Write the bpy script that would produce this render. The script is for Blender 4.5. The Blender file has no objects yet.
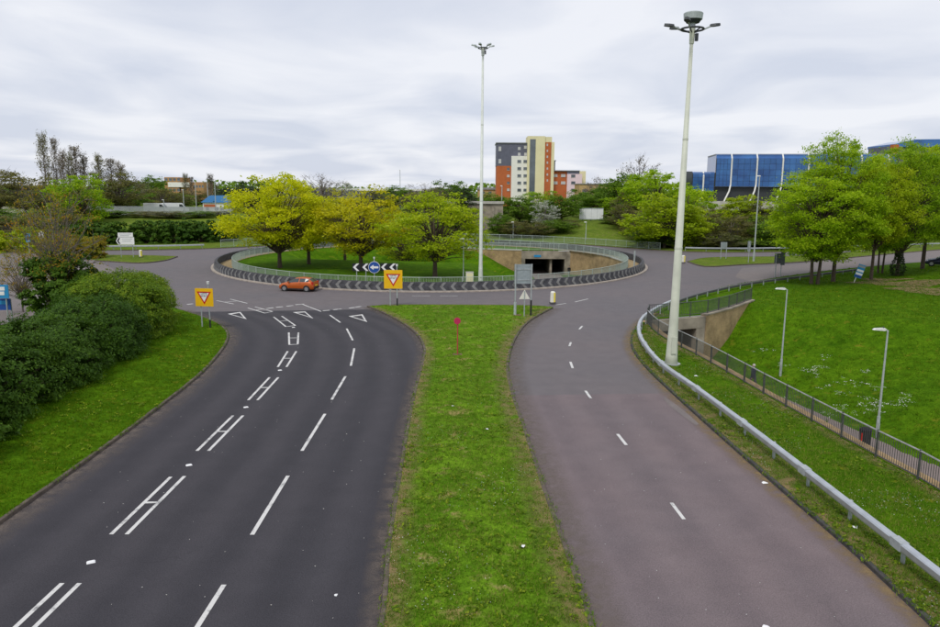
import bpy, bmesh, math, random
import numpy as np
from mathutils import Vector, Matrix
from mathutils.geometry import delaunay_2d_cdt

R = math.radians
scene = bpy.context.scene
C = scene.collection

# ------------------------------------------------------------------ camera
F_PX, CAM_H, HORIZON, CXP, CYP = 720.0, 9.2, 192.0, 470.0, 313.5
ROLL = R(0.4)
PITCH = math.atan((CYP - HORIZON) / F_PX)
cam = bpy.data.cameras.new('camera')
cam.sensor_width = 36.0
cam.lens = 36.0 * F_PX / 940.0
cam.clip_start, cam.clip_end = 0.1, 8000.0
cam_o = bpy.data.objects.new('camera', cam)
C.objects.link(cam_o)
cam_o.matrix_world = Matrix.Translation((0, 0, CAM_H)) @ Matrix.Rotation(R(90) - PITCH, 4, 'X') @ Matrix.Rotation(ROLL, 4, 'Z')
scene.camera = cam_o

# ------------------------------------------------------------------ world, sun, exposure
SUN_ELEV, SUN_AZ = R(52), R(205)
w = bpy.data.worlds.new('World')
scene.world = w
w.use_nodes = True
nt = w.node_tree
for n in list(nt.nodes):
    nt.nodes.remove(n)
N, Lk = nt.nodes.new, nt.links.new
wo = N('ShaderNodeOutputWorld')
bg = N('ShaderNodeBackground'); bg.inputs['Strength'].default_value = 0.1
sky = N('ShaderNodeTexSky'); sky.sky_type = 'NISHITA'; sky.sun_disc = False
sky.sun_elevation = SUN_ELEV; sky.sun_rotation = SUN_AZ
sky.air_density = 1.0; sky.dust_density = 2.0
tc = N('ShaderNodeTexCoord')
sep = N('ShaderNodeSeparateXYZ'); Lk(tc.outputs['Generated'], sep.inputs[0])
mx = N('ShaderNodeMath'); mx.operation = 'MAXIMUM'; mx.inputs[1].default_value = 0.0
Lk(sep.outputs['Z'], mx.inputs[0])
ad = N('ShaderNodeMath'); ad.operation = 'ADD'; ad.inputs[1].default_value = 0.10
Lk(mx.outputs[0], ad.inputs[0])
dv = N('ShaderNodeVectorMath'); dv.operation = 'DIVIDE'
cb = N('ShaderNodeCombineXYZ')
for i in range(3):
    Lk(ad.outputs[0], cb.inputs[i])
Lk(tc.outputs['Generated'], dv.inputs[0]); Lk(cb.outputs[0], dv.inputs[1])
mp = N('ShaderNodeMapping'); mp.inputs['Scale'].default_value = (1.0, 0.8, 0.0)
mp.inputs['Location'].default_value = (3.1, 1.7, 0.0)
Lk(dv.outputs[0], mp.inputs['Vector'])
n1 = N('ShaderNodeTexNoise'); n1.inputs['Scale'].default_value = 1.0
n1.inputs['Detail'].default_value = 6; n1.inputs['Roughness'].default_value = 0.47
n1.inputs['Distortion'].default_value = 0.5
Lk(mp.outputs[0], n1.inputs['Vector'])
cr = N('ShaderNodeValToRGB')
cr.color_ramp.elements[0].position = 0.36; cr.color_ramp.elements[0].color = (5.95, 6.35, 7.35, 1)
cr.color_ramp.elements[1].position = 0.62; cr.color_ramp.elements[1].color = (7.95, 8.1, 8.6, 1)
Lk(n1.outputs['Fac'], cr.inputs['Fac'])
mixs = N('ShaderNodeMixRGB'); mixs.inputs['Fac'].default_value = 0.93
Lk(sky.outputs[0], mixs.inputs[1]); Lk(cr.outputs[0], mixs.inputs[2])
Lk(mixs.outputs[0], bg.inputs['Color']); Lk(bg.outputs[0], wo.inputs[0])

sun = bpy.data.lights.new('sun', 'SUN')
sun.energy = 1.5; sun.angle = R(14); sun.color = (1.0, 0.96, 0.9)
sun_o = bpy.data.objects.new('sun', sun); C.objects.link(sun_o)
# sun_rotation is measured clockwise from +Y; the lamp shines the other way
sd = Vector((math.sin(SUN_AZ) * math.cos(SUN_ELEV), math.cos(SUN_AZ) * math.cos(SUN_ELEV), math.sin(SUN_ELEV)))
sun_o.rotation_euler = sd.to_track_quat('Z', 'Y').to_euler()
scene.view_settings.view_transform = 'Standard'
scene.view_settings.look = 'None'
scene.view_settings.exposure = 0.18
scene.view_settings.gamma = 1.0
scene.view_settings.use_curve_mapping = False
scene.render.engine = 'CYCLES'
scene.cycles.max_bounces = 8
scene.cycles.transparent_max_bounces = 12

# ------------------------------------------------------------------ survey: sighted bearings to world points
_CP, _SP, _CR, _SR = math.cos(PITCH), math.sin(PITCH), math.cos(ROLL), math.sin(ROLL)
def bearing(u, v):
    a, b = (u - CXP) / F_PX, -(v - CYP) / F_PX
    a, b = _CR * a - _SR * b, _SR * a + _CR * b
    return (a, _CP + b * _SP, -_SP + b * _CP)
def G(u, v, z=0.0):
    d = bearing(u, v); t = (z - CAM_H) / d[2]
    return (d[0] * t, d[1] * t)
def P(u, v, Y):
    d = bearing(u, v); t = Y / d[1]
    return (d[0] * t, Y, CAM_H + d[2] * t)

# ------------------------------------------------------------------ materials
MATS = {}
def new_mat(name):
    m = bpy.data.materials.new(name); m.use_nodes = True
    b = m.node_tree.nodes['Principled BSDF']
    MATS[name] = m
    return m, m.node_tree, b
def simple(name, col, rough=0.6, metal=0.0, var=0.12, scale=6.0, spec=0.4, bump=0.0):
    m, t, b = new_mat(name)
    n = t.nodes.new('ShaderNodeTexNoise'); n.inputs['Scale'].default_value = scale; n.inputs['Detail'].default_value = 5
    g = t.nodes.new('ShaderNodeNewGeometry'); t.links.new(g.outputs['Position'], n.inputs['Vector'])
    r = t.nodes.new('ShaderNodeValToRGB')
    r.color_ramp.elements[0].position = 0.3; r.color_ramp.elements[1].position = 0.7
    r.color_ramp.elements[0].color = (*[c * (1 - var) for c in col], 1)
    r.color_ramp.elements[1].color = (*[min(1, c * (1 + var)) for c in col], 1)
    t.links.new(n.outputs['Fac'], r.inputs['Fac']); t.links.new(r.outputs['Color'], b.inputs['Base Color'])
    b.inputs['Roughness'].default_value = rough; b.inputs['Metallic'].default_value = metal
    b.inputs['Specular IOR Level'].default_value = spec
    if bump:
        bp = t.nodes.new('ShaderNodeBump'); bp.inputs['Strength'].default_value = bump; bp.inputs['Distance'].default_value = 0.02
        t.links.new(n.outputs['Fac'], bp.inputs['Height']); t.links.new(bp.outputs[0], b.inputs['Normal'])
    return m
def noise(t, vec, scale, detail=4, rough=0.55):
    n = t.nodes.new('ShaderNodeTexNoise'); n.inputs['Scale'].default_value = scale
    n.inputs['Detail'].default_value = detail; n.inputs['Roughness'].default_value = rough
    t.links.new(vec, n.inputs['Vector']); return n.outputs['Fac']
def ramp(t, fac, stops):
    r = t.nodes.new('ShaderNodeValToRGB'); e = r.color_ramp.elements
    while len(e) < len(stops):
        e.new(0.5)
    for k, (p, c) in zip(e, stops):
        k.position = p; k.color = (*c, 1) if len(c) == 3 else c
    t.links.new(fac, r.inputs['Fac']); return r.outputs['Color']
def mix(t, fac, a, b, mode='MIX'):
    m = t.nodes.new('ShaderNodeMixRGB'); m.blend_type = mode
    for s, v in ((m.inputs[0], fac), (m.inputs[1], a), (m.inputs[2], b)):
        if hasattr(v, 'links'):
            t.links.new(v, s)
        else:
            s.default_value = v if isinstance(v, (int, float)) else (*v, 1)
    return m.outputs[0]

def asphalt(name, col, tracks=0.0, warm=(1.0, 0.93, 0.88), lanes=3.6):
    m, t, b = new_mat(name)
    pos = t.nodes.new('ShaderNodeNewGeometry').outputs['Position']
    fine = noise(t, pos, 34, 3, 0.7); mid = noise(t, pos, 1.1, 5); big = noise(t, pos, 0.13, 4)
    c1 = [c * 0.66 for c in col]; c2 = [c * 1.36 for c in col]
    base = ramp(t, fine, [(0.3, c1), (0.7, c2)])
    base = mix(t, 0.55, base, ramp(t, mid, [(0.25, (0.82, 0.82, 0.83)), (0.75, (1.16, 1.15, 1.14))]), 'MULTIPLY')
    base = mix(t, 0.8, base, ramp(t, big, [(0.25, (0.93, 0.94, 0.95)), (0.75, tuple(1.08 * k for k in warm))]), 'MULTIPLY')
    # worn aggregate specks and old repairs
    vo = t.nodes.new('ShaderNodeTexVoronoi'); vo.inputs['Scale'].default_value = 60; t.links.new(pos, vo.inputs['Vector'])
    sp = ramp(t, vo.outputs['Distance'], [(0.0, (1.45, 1.42, 1.38)), (0.22, (1, 1, 1))])
    base = mix(t, 0.6, base, sp, 'MULTIPLY')
    wp = t.nodes.new('ShaderNodeTexNoise'); wp.inputs['Scale'].default_value = 1.5; wp.inputs['Detail'].default_value = 4; t.links.new(pos, wp.inputs['Vector'])
    va = t.nodes.new('ShaderNodeVectorMath'); va.operation = 'MULTIPLY_ADD'; va.inputs[1].default_value = (0.9, 0.9, 0.0)
    t.links.new(wp.outputs['Color'], va.inputs[0]); t.links.new(pos, va.inputs[2])
    vc = t.nodes.new('ShaderNodeTexVoronoi'); vc.feature = 'DISTANCE_TO_EDGE'; vc.inputs['Scale'].default_value = 0.22; t.links.new(va.outputs[0], vc.inputs['Vector'])
    crk = ramp(t, vc.outputs['Distance'], [(0.0, (1, 1, 1)), (0.006, (0, 0, 0))])
    crk = mix(t, 1.0, crk, ramp(t, noise(t, pos, 0.21, 3), [(0.55, (0, 0, 0)), (0.66, (0.28, 0.28, 0.28))]), 'MULTIPLY')
    base = mix(t, crk, base, tuple(0.35 * c for c in col))
    if tracks:
        uv = t.nodes.new('ShaderNodeUVMap'); uv.uv_map = 'run'
        s = t.nodes.new('ShaderNodeSeparateXYZ'); t.links.new(uv.outputs[0], s.inputs[0])
        wv = t.nodes.new('ShaderNodeMath'); wv.operation = 'MULTIPLY'; wv.inputs[1].default_value = 2 * math.pi / lanes * 2
        t.links.new(s.outputs['X'], wv.inputs[0])
        sn = t.nodes.new('ShaderNodeMath'); sn.operation = 'SINE'; t.links.new(wv.outputs[0], sn.inputs[0])
        hm = t.nodes.new('ShaderNodeMath'); hm.operation = 'MULTIPLY_ADD'; hm.inputs[1].default_value = 0.5; hm.inputs[2].default_value = 0.5
        t.links.new(sn.outputs[0], hm.inputs[0])
        cmb = t.nodes.new('ShaderNodeCombineXYZ')
        sy = t.nodes.new('ShaderNodeMath'); sy.operation = 'MULTIPLY'; sy.inputs[1].default_value = 0.06
        t.links.new(s.outputs['Y'], sy.inputs[0]); t.links.new(sy.outputs[0], cmb.inputs[1]); t.links.new(s.outputs['X'], cmb.inputs[0])
        streak = noise(t, cmb.outputs[0], 2.3, 4)
        tr = mix(t, 0.45, hm.outputs[0], streak)
        base = mix(t, tracks, base, ramp(t, tr, [(0.25, (0.74, 0.74, 0.76)), (0.75, (1.22, 1.2, 1.17))]), 'MULTIPLY')
    t.links.new(base, b.inputs['Base Color'])
    b.inputs['Roughness'].default_value = 0.82; b.inputs['Specular IOR Level'].default_value = 0.3
    bp = t.nodes.new('ShaderNodeBump'); bp.inputs['Strength'].default_value = 0.35; bp.inputs['Distance'].default_value = 0.01
    t.links.new(fine, bp.inputs['Height']); t.links.new(bp.outputs[0], b.inputs['Normal'])
    return m

def grass_mat(name, lo, hi, dry, dry_at=0.62):
    m, t, b = new_mat(name)
    pos = t.nodes.new('ShaderNodeNewGeometry').outputs['Position']
    fine = noise(t, pos, 14, 4, 0.7); mid = noise(t, pos, 0.9, 5, 0.6); big = noise(t, pos, 0.16, 4); dn = noise(t, pos, 1.1, 8, 0.7)
    base = ramp(t, mid, [(0.28, lo), (0.72, hi)])
    base = mix(t, 0.75, base, ramp(t, fine, [(0.25, (0.34, 0.40, 0.36)), (0.75, (1.6, 1.55, 1.45))]), 'MULTIPLY')
    tuft = noise(t, pos, 3.3, 6, 0.72)
    base = mix(t, 0.8, base, ramp(t, tuft, [(0.3, (0.52, 0.58, 0.55)), (0.7, (1.42, 1.38, 1.3))]), 'MULTIPLY')
    base = mix(t, 0.6, base, ramp(t, big, [(0.3, (0.66, 0.74, 0.74)), (0.7, (1.28, 1.18, 1.08))]), 'MULTIPLY')
    dm = ramp(t, dn, [(dry_at, (0, 0, 0)), (dry_at + 0.09, (0.85, 0.85, 0.85))])
    base = mix(t, dm, base, dry)
    t.links.new(base, b.inputs['Base Color'])
    b.inputs['Roughness'].default_value = 0.95; b.inputs['Specular IOR Level'].default_value = 0.02
    bp = t.nodes.new('ShaderNodeBump'); bp.inputs['Strength'].default_value = 0.7; bp.inputs['Distance'].default_value = 0.06
    t.links.new(fine, bp.inputs['Height']); t.links.new(bp.outputs[0], b.inputs['Normal'])
    return m

def leaf_mat(name, cols, trans=0.4, spec=0.2):
    m, t, b = new_mat(name)
    a = t.nodes.new('ShaderNodeAttribute'); a.attribute_name = 'rnd'
    oi = t.nodes.new('ShaderNodeObjectInfo')
    k = len(cols)
    c = ramp(t, a.outputs['Fac'], [(i / max(1, k - 1), q) for i, q in enumerate(cols)])
    c = mix(t, 1.0, c, ramp(t, oi.outputs['Random'], [(0, (0.84, 0.88, 0.9)), (1, (1.15, 1.08, 1.0))]), 'MULTIPLY')
    t.links.new(c, b.inputs['Base Color']); b.inputs['Roughness'].default_value = 0.6; b.inputs['Specular IOR Level'].default_value = spec
    tr = t.nodes.new('ShaderNodeBsdfTranslucent'); t.links.new(c, tr.inputs['Color'])
    ms = t.nodes.new('ShaderNodeMixShader'); ms.inputs[0].default_value = trans
    out = t.nodes['Material Output']
    t.links.new(b.outputs[0], ms.inputs[1]); t.links.new(tr.outputs[0], ms.inputs[2]); t.links.new(ms.outputs[0], out.inputs['Surface'])
    return m

def dirt_mat(name, col, lo=0.5):
    m, t, b = new_mat(name)
    pos = t.nodes.new('ShaderNodeNewGeometry').outputs['Position']
    n = noise(t, pos, 2.2, 7, 0.7)
    fac = ramp(t, n, [(lo - 0.12, (0, 0, 0)), (lo + 0.14, (0.85, 0.85, 0.85))])
    uv = t.nodes.new('ShaderNodeUVMap'); uv.uv_map = 'run'
    s = t.nodes.new('ShaderNodeSeparateXYZ'); t.links.new(uv.outputs[0], s.inputs[0])
    fade = ramp(t, s.outputs['X'], [(0.0, (1, 1, 1)), (1.0, (0, 0, 0))])
    fac = mix(t, 1.0, fac, fade, 'MULTIPLY')
    b.inputs['Base Color'].default_value = (*col, 1); b.inputs['Roughness'].default_value = 0.95
    tp = t.nodes.new('ShaderNodeBsdfTransparent'); ms = t.nodes.new('ShaderNodeMixShader')
    t.links.new(fac, ms.inputs[0]); t.links.new(tp.outputs[0], ms.inputs[1]); t.links.new(b.outputs[0], ms.inputs[2])
    t.links.new(ms.outputs[0], t.nodes['Material Output'].inputs['Surface'])
    return m

def paint_worn(name, col, under, wear=0.42):
    m, t, b = new_mat(name)
    pos = t.nodes.new('ShaderNodeNewGeometry').outputs['Position']
    n = mix(t, 0.5, noise(t, pos, 14, 7, 0.8), noise(t, pos, 2.2, 4, 0.6))
    c = mix(t, ramp(t, n, [(wear - 0.06, (0, 0, 0)), (wear + 0.06, (1, 1, 1))]), under, col)
    t.links.new(c, b.inputs['Base Color']); b.inputs['Roughness'].default_value = 0.7
    return m

asphalt('asphalt_dark', (0.042, 0.040, 0.047), 0.55, (1.0, 0.96, 0.95))
asphalt('asphalt_mauve', (0.148, 0.122, 0.128), 0.28, (1.04, 0.95, 0.92), 4.0)
asphalt('asphalt_grey', (0.130, 0.119, 0.125), 0.0, (1.05, 0.97, 0.93))
asphalt('asphalt_pale', (0.170, 0.151, 0.147), 0.0)
asphalt('path_asphalt', (0.20, 0.165, 0.155), 0.0)
grass_mat('grass_bright', (0.072, 0.166, 0.008), (0.150, 0.268, 0.018), (0.32, 0.24, 0.10), 0.56)
grass_mat('grass_lush', (0.040, 0.105, 0.003), (0.088, 0.180, 0.006), (0.16, 0.17, 0.014), 0.58)
grass_mat('grass_far', (0.088, 0.145, 0.018), (0.14, 0.19, 0.028), (0.20, 0.165, 0.07), 0.56)
simple('kerb_concrete', (0.105, 0.083, 0.066), 0.9, var=0.4, scale=5, bump=0.4)
simple('kerb_dark', (0.055, 0.052, 0.05), 0.9, var=0.4, scale=5, bump=0.4)
simple('kerb_pale', (0.36, 0.31, 0.26), 0.9, var=0.25, scale=3, bump=0.3)
simple('gravel_tan', (0.30, 0.22, 0.11), 0.95, var=0.4, scale=7, bump=0.8)
simple('soil', (0.16, 0.10, 0.055), 0.95, var=0.4, scale=6, bump=0.8)
dirt_mat('gutter_dirt', (0.155, 0.125, 0.105), 0.45)
dirt_mat('verge_dirt', (0.26, 0.18, 0.08), 0.46)
paint_worn('road_paint', (0.60, 0.59, 0.57), (0.16, 0.16, 0.165), 0.43)
simple('galvanised', (0.52, 0.55, 0.58), 0.42, 0.75, var=0.12, scale=3)
simple('steel_grey', (0.40, 0.43, 0.44), 0.5, 0.3, var=0.15)
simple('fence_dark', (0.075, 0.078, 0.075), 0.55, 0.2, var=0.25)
simple('fence_top', (0.30, 0.30, 0.29), 0.5, 0.3, var=0.25)
simple('fence_pale', (0.40, 0.47, 0.43), 0.5, 0.2, var=0.15)
simple('mast_cream', (0.56, 0.58, 0.48), 0.5, var=0.10, scale=1.5)
simple('mast_pale', (0.62, 0.65, 0.60), 0.5, var=0.08, scale=1.5)
simple('lamp_grey', (0.42, 0.46, 0.46), 0.5, 0.2, var=0.12)
simple('dark_metal', (0.05, 0.055, 0.06), 0.5, 0.3)
simple('sign_yellow', (0.82, 0.47, 0.010), 0.5, var=0.05, spec=0.3)
simple('sign_white', (0.78, 0.78, 0.78), 0.5, var=0.04)
simple('sign_red', (0.55, 0.02, 0.018), 0.5, var=0.05)
simple('sign_blue', (0.012, 0.07, 0.30), 0.5, var=0.05)
simple('sign_cyan', (0.02, 0.24, 0.50), 0.5, var=0.05)
simple('sign_black', (0.012, 0.014, 0.02), 0.5, var=0.05)
simple('sign_back', (0.30, 0.34, 0.36), 0.6, 0.2, var=0.12)
simple('sign_back_dark', (0.14, 0.155, 0.17), 0.6, 0.2, var=0.12)
simple('marker_red', (0.42, 0.06, 0.05), 0.6)
simple('marker_pink', (0.48, 0.02, 0.09), 0.5)
simple('bollard_white', (0.72, 0.70, 0.62), 0.5, var=0.08)
simple('bollard_yellow', (0.75, 0.62, 0.04), 0.5, var=0.05)
simple('chevron_dark', (0.05, 0.05, 0.056), 0.8, var=0.5, scale=2.5, bump=0.3)
simple('chevron_pale', (0.17, 0.17, 0.165), 0.85, var=0.35, scale=2.5, bump=0.3)
simple('concrete', (0.27, 0.235, 0.185), 0.9, var=0.45, scale=0.8, bump=0.3)
simple('concrete_pale', (0.44, 0.42, 0.38), 0.9, var=0.2, scale=0.7)
simple('tunnel_wall', (0.20, 0.18, 0.16), 0.9, var=0.2, scale=1.0)
simple('bark', (0.085, 0.062, 0.045), 0.95, var=0.35, scale=9, bump=0.6)
simple('bark_grey', (0.17, 0.145, 0.125), 0.95, var=0.3, scale=9, bump=0.4)
simple('twig', (0.13, 0.10, 0.085), 0.95, var=0.3)
simple('car_orange', (0.50, 0.105, 0.014), 0.28, 0.25, var=0.03, spec=0.6)
simple('car_navy', (0.02, 0.024, 0.05), 0.25, 0.3, var=0.03, spec=0.6)
simple('car_glass', (0.03, 0.04, 0.045), 0.08, 0.0, var=0.02, spec=0.9)
simple('tyre', (0.016, 0.016, 0.016), 0.85)
simple('rim', (0.45, 0.45, 0.46), 0.35, 0.7)
simple('lamp_red', (0.5, 0.02, 0.015), 0.25)
simple('lamp_clear', (0.7, 0.7, 0.68), 0.2)
simple('plastic_black', (0.02, 0.02, 0.022), 0.6)
simple('van_white', (0.72, 0.73, 0.74), 0.4, var=0.04)
simple('brick_orange', (0.46, 0.125, 0.04), 0.85, var=0.12, scale=0.4)
simple('brick_tan', (0.46, 0.31, 0.14), 0.85, var=0.12, scale=0.4)
simple('brick_buff', (0.42, 0.24, 0.10), 0.85, var=0.14, scale=0.4)
simple('render_white', (0.78, 0.77, 0.72), 0.8, var=0.04, scale=0.3)
simple('render_cream', (0.74, 0.68, 0.42), 0.8, var=0.04, scale=0.3)
simple('render_pink', (0.76, 0.60, 0.64), 0.8, var=0.04, scale=0.3)
simple('cladding_slate', (0.115, 0.12, 0.165), 0.6, var=0.12, scale=0.5)
simple('window_glass', (0.10, 0.12, 0.14), 0.12, var=0.25, scale=0.3, spec=0.8)
simple('window_frame', (0.5, 0.5, 0.5), 0.6)
simple('roof_blue', (0.07, 0.25, 0.58), 0.5, var=0.08)
simple('roof_grey', (0.28, 0.29, 0.31), 0.7, var=0.12, scale=0.3)
simple('billboard_face', (0.80, 0.81, 0.83), 0.6, var=0.05, scale=0.8)
simple('skin', (0.45, 0.27, 0.20), 0.6)
simple('hair_grey', (0.45, 0.42, 0.38), 0.8)
simple('hair_dark', (0.05, 0.035, 0.025), 0.8)
simple('cloth_navy', (0.022, 0.025, 0.045), 0.9)
simple('cloth_black', (0.014, 0.014, 0.016), 0.9)
simple('cloth_grey', (0.06, 0.06, 0.075), 0.9)
simple('shoe', (0.02, 0.018, 0.016), 0.7)
def glass_facade():
    m, t, b = new_mat('facade_glass')
    pos = t.nodes.new('ShaderNodeNewGeometry').outputs['Position']
    n = noise(t, pos, 0.25, 3)
    oi = t.nodes.new('ShaderNodeObjectInfo')
    c = ramp(t, n, [(0.3, (0.018, 0.075, 0.25)), (0.7, (0.04, 0.16, 0.42))])
    c = mix(t, 1.0, c, ramp(t, oi.outputs['Random'], [(0, (0.75, 0.8, 0.85)), (1, (1.3, 1.2, 1.15))]), 'MULTIPLY')
    t.links.new(c, b.inputs['Base Color']); b.inputs['Roughness'].default_value = 0.12
    b.inputs['Metallic'].default_value = 0.15; b.inputs['Specular IOR Level'].default_value = 0.6
glass_facade()
def brick_wall(name, c1, c2, mortar, sx=4.4, sy=13.0):
    m, t, b = new_mat(name)
    uv = t.nodes.new('ShaderNodeUVMap'); uv.uv_map = 'run'
    bk = t.nodes.new('ShaderNodeTexBrick'); bk.inputs['Scale'].default_value = 1.0
    bk.inputs['Brick Width'].default_value = 0.225; bk.inputs['Row Height'].default_value = 0.075; bk.inputs['Mortar Size'].default_value = 0.008
    bk.inputs['Color1'].default_value = (*c1, 1); bk.inputs['Color2'].default_value = (*c2, 1); bk.inputs['Mortar'].default_value = (*mortar, 1)
    t.links.new(uv.outputs[0], bk.inputs['Vector'])
    pos = t.nodes.new('ShaderNodeNewGeometry').outputs['Position']
    n = noise(t, pos, 0.8, 6, 0.65)
    c = mix(t, 0.85, bk.outputs['Color'], ramp(t, n, [(0.3, (0.5, 0.48, 0.42)), (0.7, (1.25, 1.2, 1.1))]), 'MULTIPLY')
    t.links.new(c, b.inputs['Base Color']); b.inputs['Roughness'].default_value = 0.92
brick_wall('wall_brick', (0.44, 0.31, 0.16), (0.36, 0.245, 0.125), (0.30, 0.25, 0.17))

leaf_mat('leaf_yellow', [(0.40, 0.48, 0.005), (0.58, 0.64, 0.008), (0.68, 0.68, 0.012)], 0.5)
leaf_mat('leaf_gold', [(0.40, 0.43, 0.006), (0.58, 0.57, 0.010), (0.70, 0.62, 0.016)], 0.5)
leaf_mat('leaf_fresh', [(0.20, 0.36, 0.006), (0.32, 0.50, 0.010), (0.44, 0.58, 0.018)], 0.5)
leaf_mat('leaf_lime', [(0.28, 0.40, 0.006), (0.41, 0.53, 0.010), (0.52, 0.59, 0.018)], 0.5)
leaf_mat('leaf_green', [(0.07, 0.15, 0.010), (0.13, 0.24, 0.016), (0.20, 0.33, 0.022)], 0.45)
leaf_mat('leaf_hedge', [(0.035, 0.085, 0.006), (0.065, 0.145, 0.010), (0.12, 0.22, 0.016)], 0.35)
leaf_mat('leaf_hedge_young', [(0.08, 0.16, 0.008), (0.16, 0.27, 0.012), (0.32, 0.40, 0.02)], 0.4)
leaf_mat('leaf_dark', [(0.028, 0.05, 0.016), (0.045, 0.075, 0.022), (0.065, 0.10, 0.028)], 0.25)
leaf_mat('leaf_olive', [(0.12, 0.13, 0.035), (0.17, 0.175, 0.045), (0.24, 0.22, 0.06)], 0.45)
leaf_mat('leaf_rust', [(0.14, 0.20, 0.02), (0.28, 0.26, 0.02), (0.46, 0.22, 0.02)], 0.45)
leaf_mat('leaf_bud', [(0.15, 0.125, 0.09), (0.21, 0.175, 0.12), (0.26, 0.22, 0.14)], 0.4)
leaf_mat('leaf_blossom', [(0.22, 0.27, 0.16), (0.48, 0.50, 0.42), (0.66, 0.67, 0.60)], 0.4)
leaf_mat('grass_blade', [(0.068, 0.17, 0.010), (0.135, 0.27, 0.016), (0.38, 0.33, 0.10)], 0.5, 0.02)
leaf_mat('grass_blade_lush', [(0.05, 0.13, 0.005), (0.11, 0.22, 0.008), (0.24, 0.29, 0.02)], 0.5, 0.02)
leaf_mat('petal_white', [(0.6, 0.62, 0.58), (0.75, 0.76, 0.74), (0.8, 0.8, 0.78)], 0.2)
leaf_mat('petal_yellow', [(0.55, 0.42, 0.01), (0.65, 0.5, 0.02), (0.7, 0.55, 0.03)], 0.2)

# ------------------------------------------------------------------ object helpers
def tag(o, label=None, cat=None, group=None, kind=None):
    if label: o['label'] = label
    if cat: o['category'] = cat
    if group: o['group'] = group
    if kind: o['kind'] = kind
    return o
def empty(name, loc=(0, 0, 0), rz=0.0, label=None, cat=None, group=None, parent=None):
    o = bpy.data.objects.new(name, None); C.objects.link(o)
    o.location = loc; o.rotation_euler = (0, 0, rz); o.empty_display_size = 0.2
    if parent: o.parent = parent
    return tag(o, label, cat, group)
def obj(name, mesh, mat=None, parent=None, loc=None, rz=None, label=None, cat=None, group=None, kind=None):
    o = bpy.data.objects.new(name, mesh); C.objects.link(o)
    if mat is not None and not mesh.materials:
        mesh.materials.append(MATS[mat])
    if parent: o.parent = parent
    if loc is not None: o.location = loc
    if rz is not None: o.rotation_euler = (0, 0, rz)
    return tag(o, label, cat, group, kind)

class MB:
    def __init__(s):
        s.v = []; s.f = []; s.m = []; s.cur = 0
    def add(s, vs, fs):
        k = len(s.v); s.v.extend(vs)
        for f in fs:
            s.f.append([i + k for i in f]); s.m.append(s.cur)
        return s
    def box(s, c, d, rz=0.0, taper=1.0):
        x, y, z = (q / 2 for q in d); co, si = math.cos(rz), math.sin(rz)
        vs = []
        for dz in (-1, 1):
            k = taper if dz > 0 else 1.0
            for dx, dy in ((-1, -1), (1, -1), (1, 1), (-1, 1)):
                a, b = dx * x * k, dy * y * k
                vs.append((c[0] + a * co - b * si, c[1] + a * si + b * co, c[2] + dz * z))
        return s.add(vs, [(0, 3, 2, 1), (4, 5, 6, 7), (0, 1, 5, 4), (1, 2, 6, 5), (2, 3, 7, 6), (3, 0, 4, 7)])
    def tube(s, pts, rad, n=8, cap=True):
        pts = [Vector(p) for p in pts]
        if not isinstance(rad, (list, tuple)): rad = [rad] * len(pts)
        rings = []
        ref = None
        for i, p in enumerate(pts):
            d = (pts[min(i + 1, len(pts) - 1)] - pts[max(i - 1, 0)])
            d = d.normalized() if d.length > 1e-9 else Vector((0, 0, 1))
            if ref is None:
                ref = Vector((1, 0, 0)) if abs(d.x) < 0.8 else Vector((0, 1, 0))
            a = (ref - d * ref.dot(d)).normalized(); b = d.cross(a); ref = a
            rings.append([tuple(p + (a * math.cos(2 * math.pi * k / n) + b * math.sin(2 * math.pi * k / n)) * rad[i]) for k in range(n)])
        vs = [q for r in rings for q in r]; fs = []
        for i in range(len(rings) - 1):
            for k in range(n):
                k2 = (k + 1) % n
                fs.append((i * n + k, i * n + k2, (i + 1) * n + k2, (i + 1) * n + k))
        if cap:
            fs.append(tuple(range(n - 1, -1, -1))); e = (len(rings) - 1) * n; fs.append(tuple(range(e, e + n)))
        return s.add(vs, fs)
    def prism(s, poly, t0, t1, axis='y'):
        """poly: 2-D outline; extruded from t0 to t1 along axis."""
        n = len(poly)
        def pt(p, t):
            return (p[0], t, p[1]) if axis == 'y' else ((p[0], p[1], t) if axis == 'z' else (t, p[0], p[1]))
        vs = [pt(p, t0) for p in poly] + [pt(p, t1) for p in poly]
        fs = [tuple(range(n)), tuple(range(2 * n - 1, n - 1, -1))]
        for i in range(n):
            j = (i + 1) % n; fs.append((i, i + n, j + n, j))
        return s.add(vs, fs)
    def mesh(s, name, mats=None, smooth=False, fix=True):
        me = bpy.data.meshes.new(name); me.from_pydata(s.v, [], s.f)
        if mats:
            for m in mats: me.materials.append(MATS[m])
            me.polygons.foreach_set('material_index', s.m)
        if fix:
            bm = bmesh.new(); bm.from_mesh(me); bmesh.ops.recalc_face_normals(bm, faces=bm.faces); bm.to_mesh(me); bm.free()
        if smooth:
            me.polygons.foreach_set('use_smooth', [True] * len(me.polygons))
        me.update(); return me
    def build(s, name, mat, parent=None, smooth=False, **k):
        return obj(name, s.mesh(name, smooth=smooth), mat, parent, **k)

def text_mesh(body, size, name='lettering'):
    cu = bpy.data.curves.new(name, 'FONT'); cu.body = body; cu.size = size
    cu.align_x = 'CENTER'; cu.align_y = 'CENTER'; cu.extrude = 0.002; cu.space_line = 0.85
    o = bpy.data.objects.new(name, cu); C.objects.link(o)
    dg = bpy.context.evaluated_depsgraph_get()
    me = bpy.data.meshes.new_from_object(o.evaluated_get(dg))
    bpy.data.objects.remove(o); bpy.data.curves.remove(cu)
    return me

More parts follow.
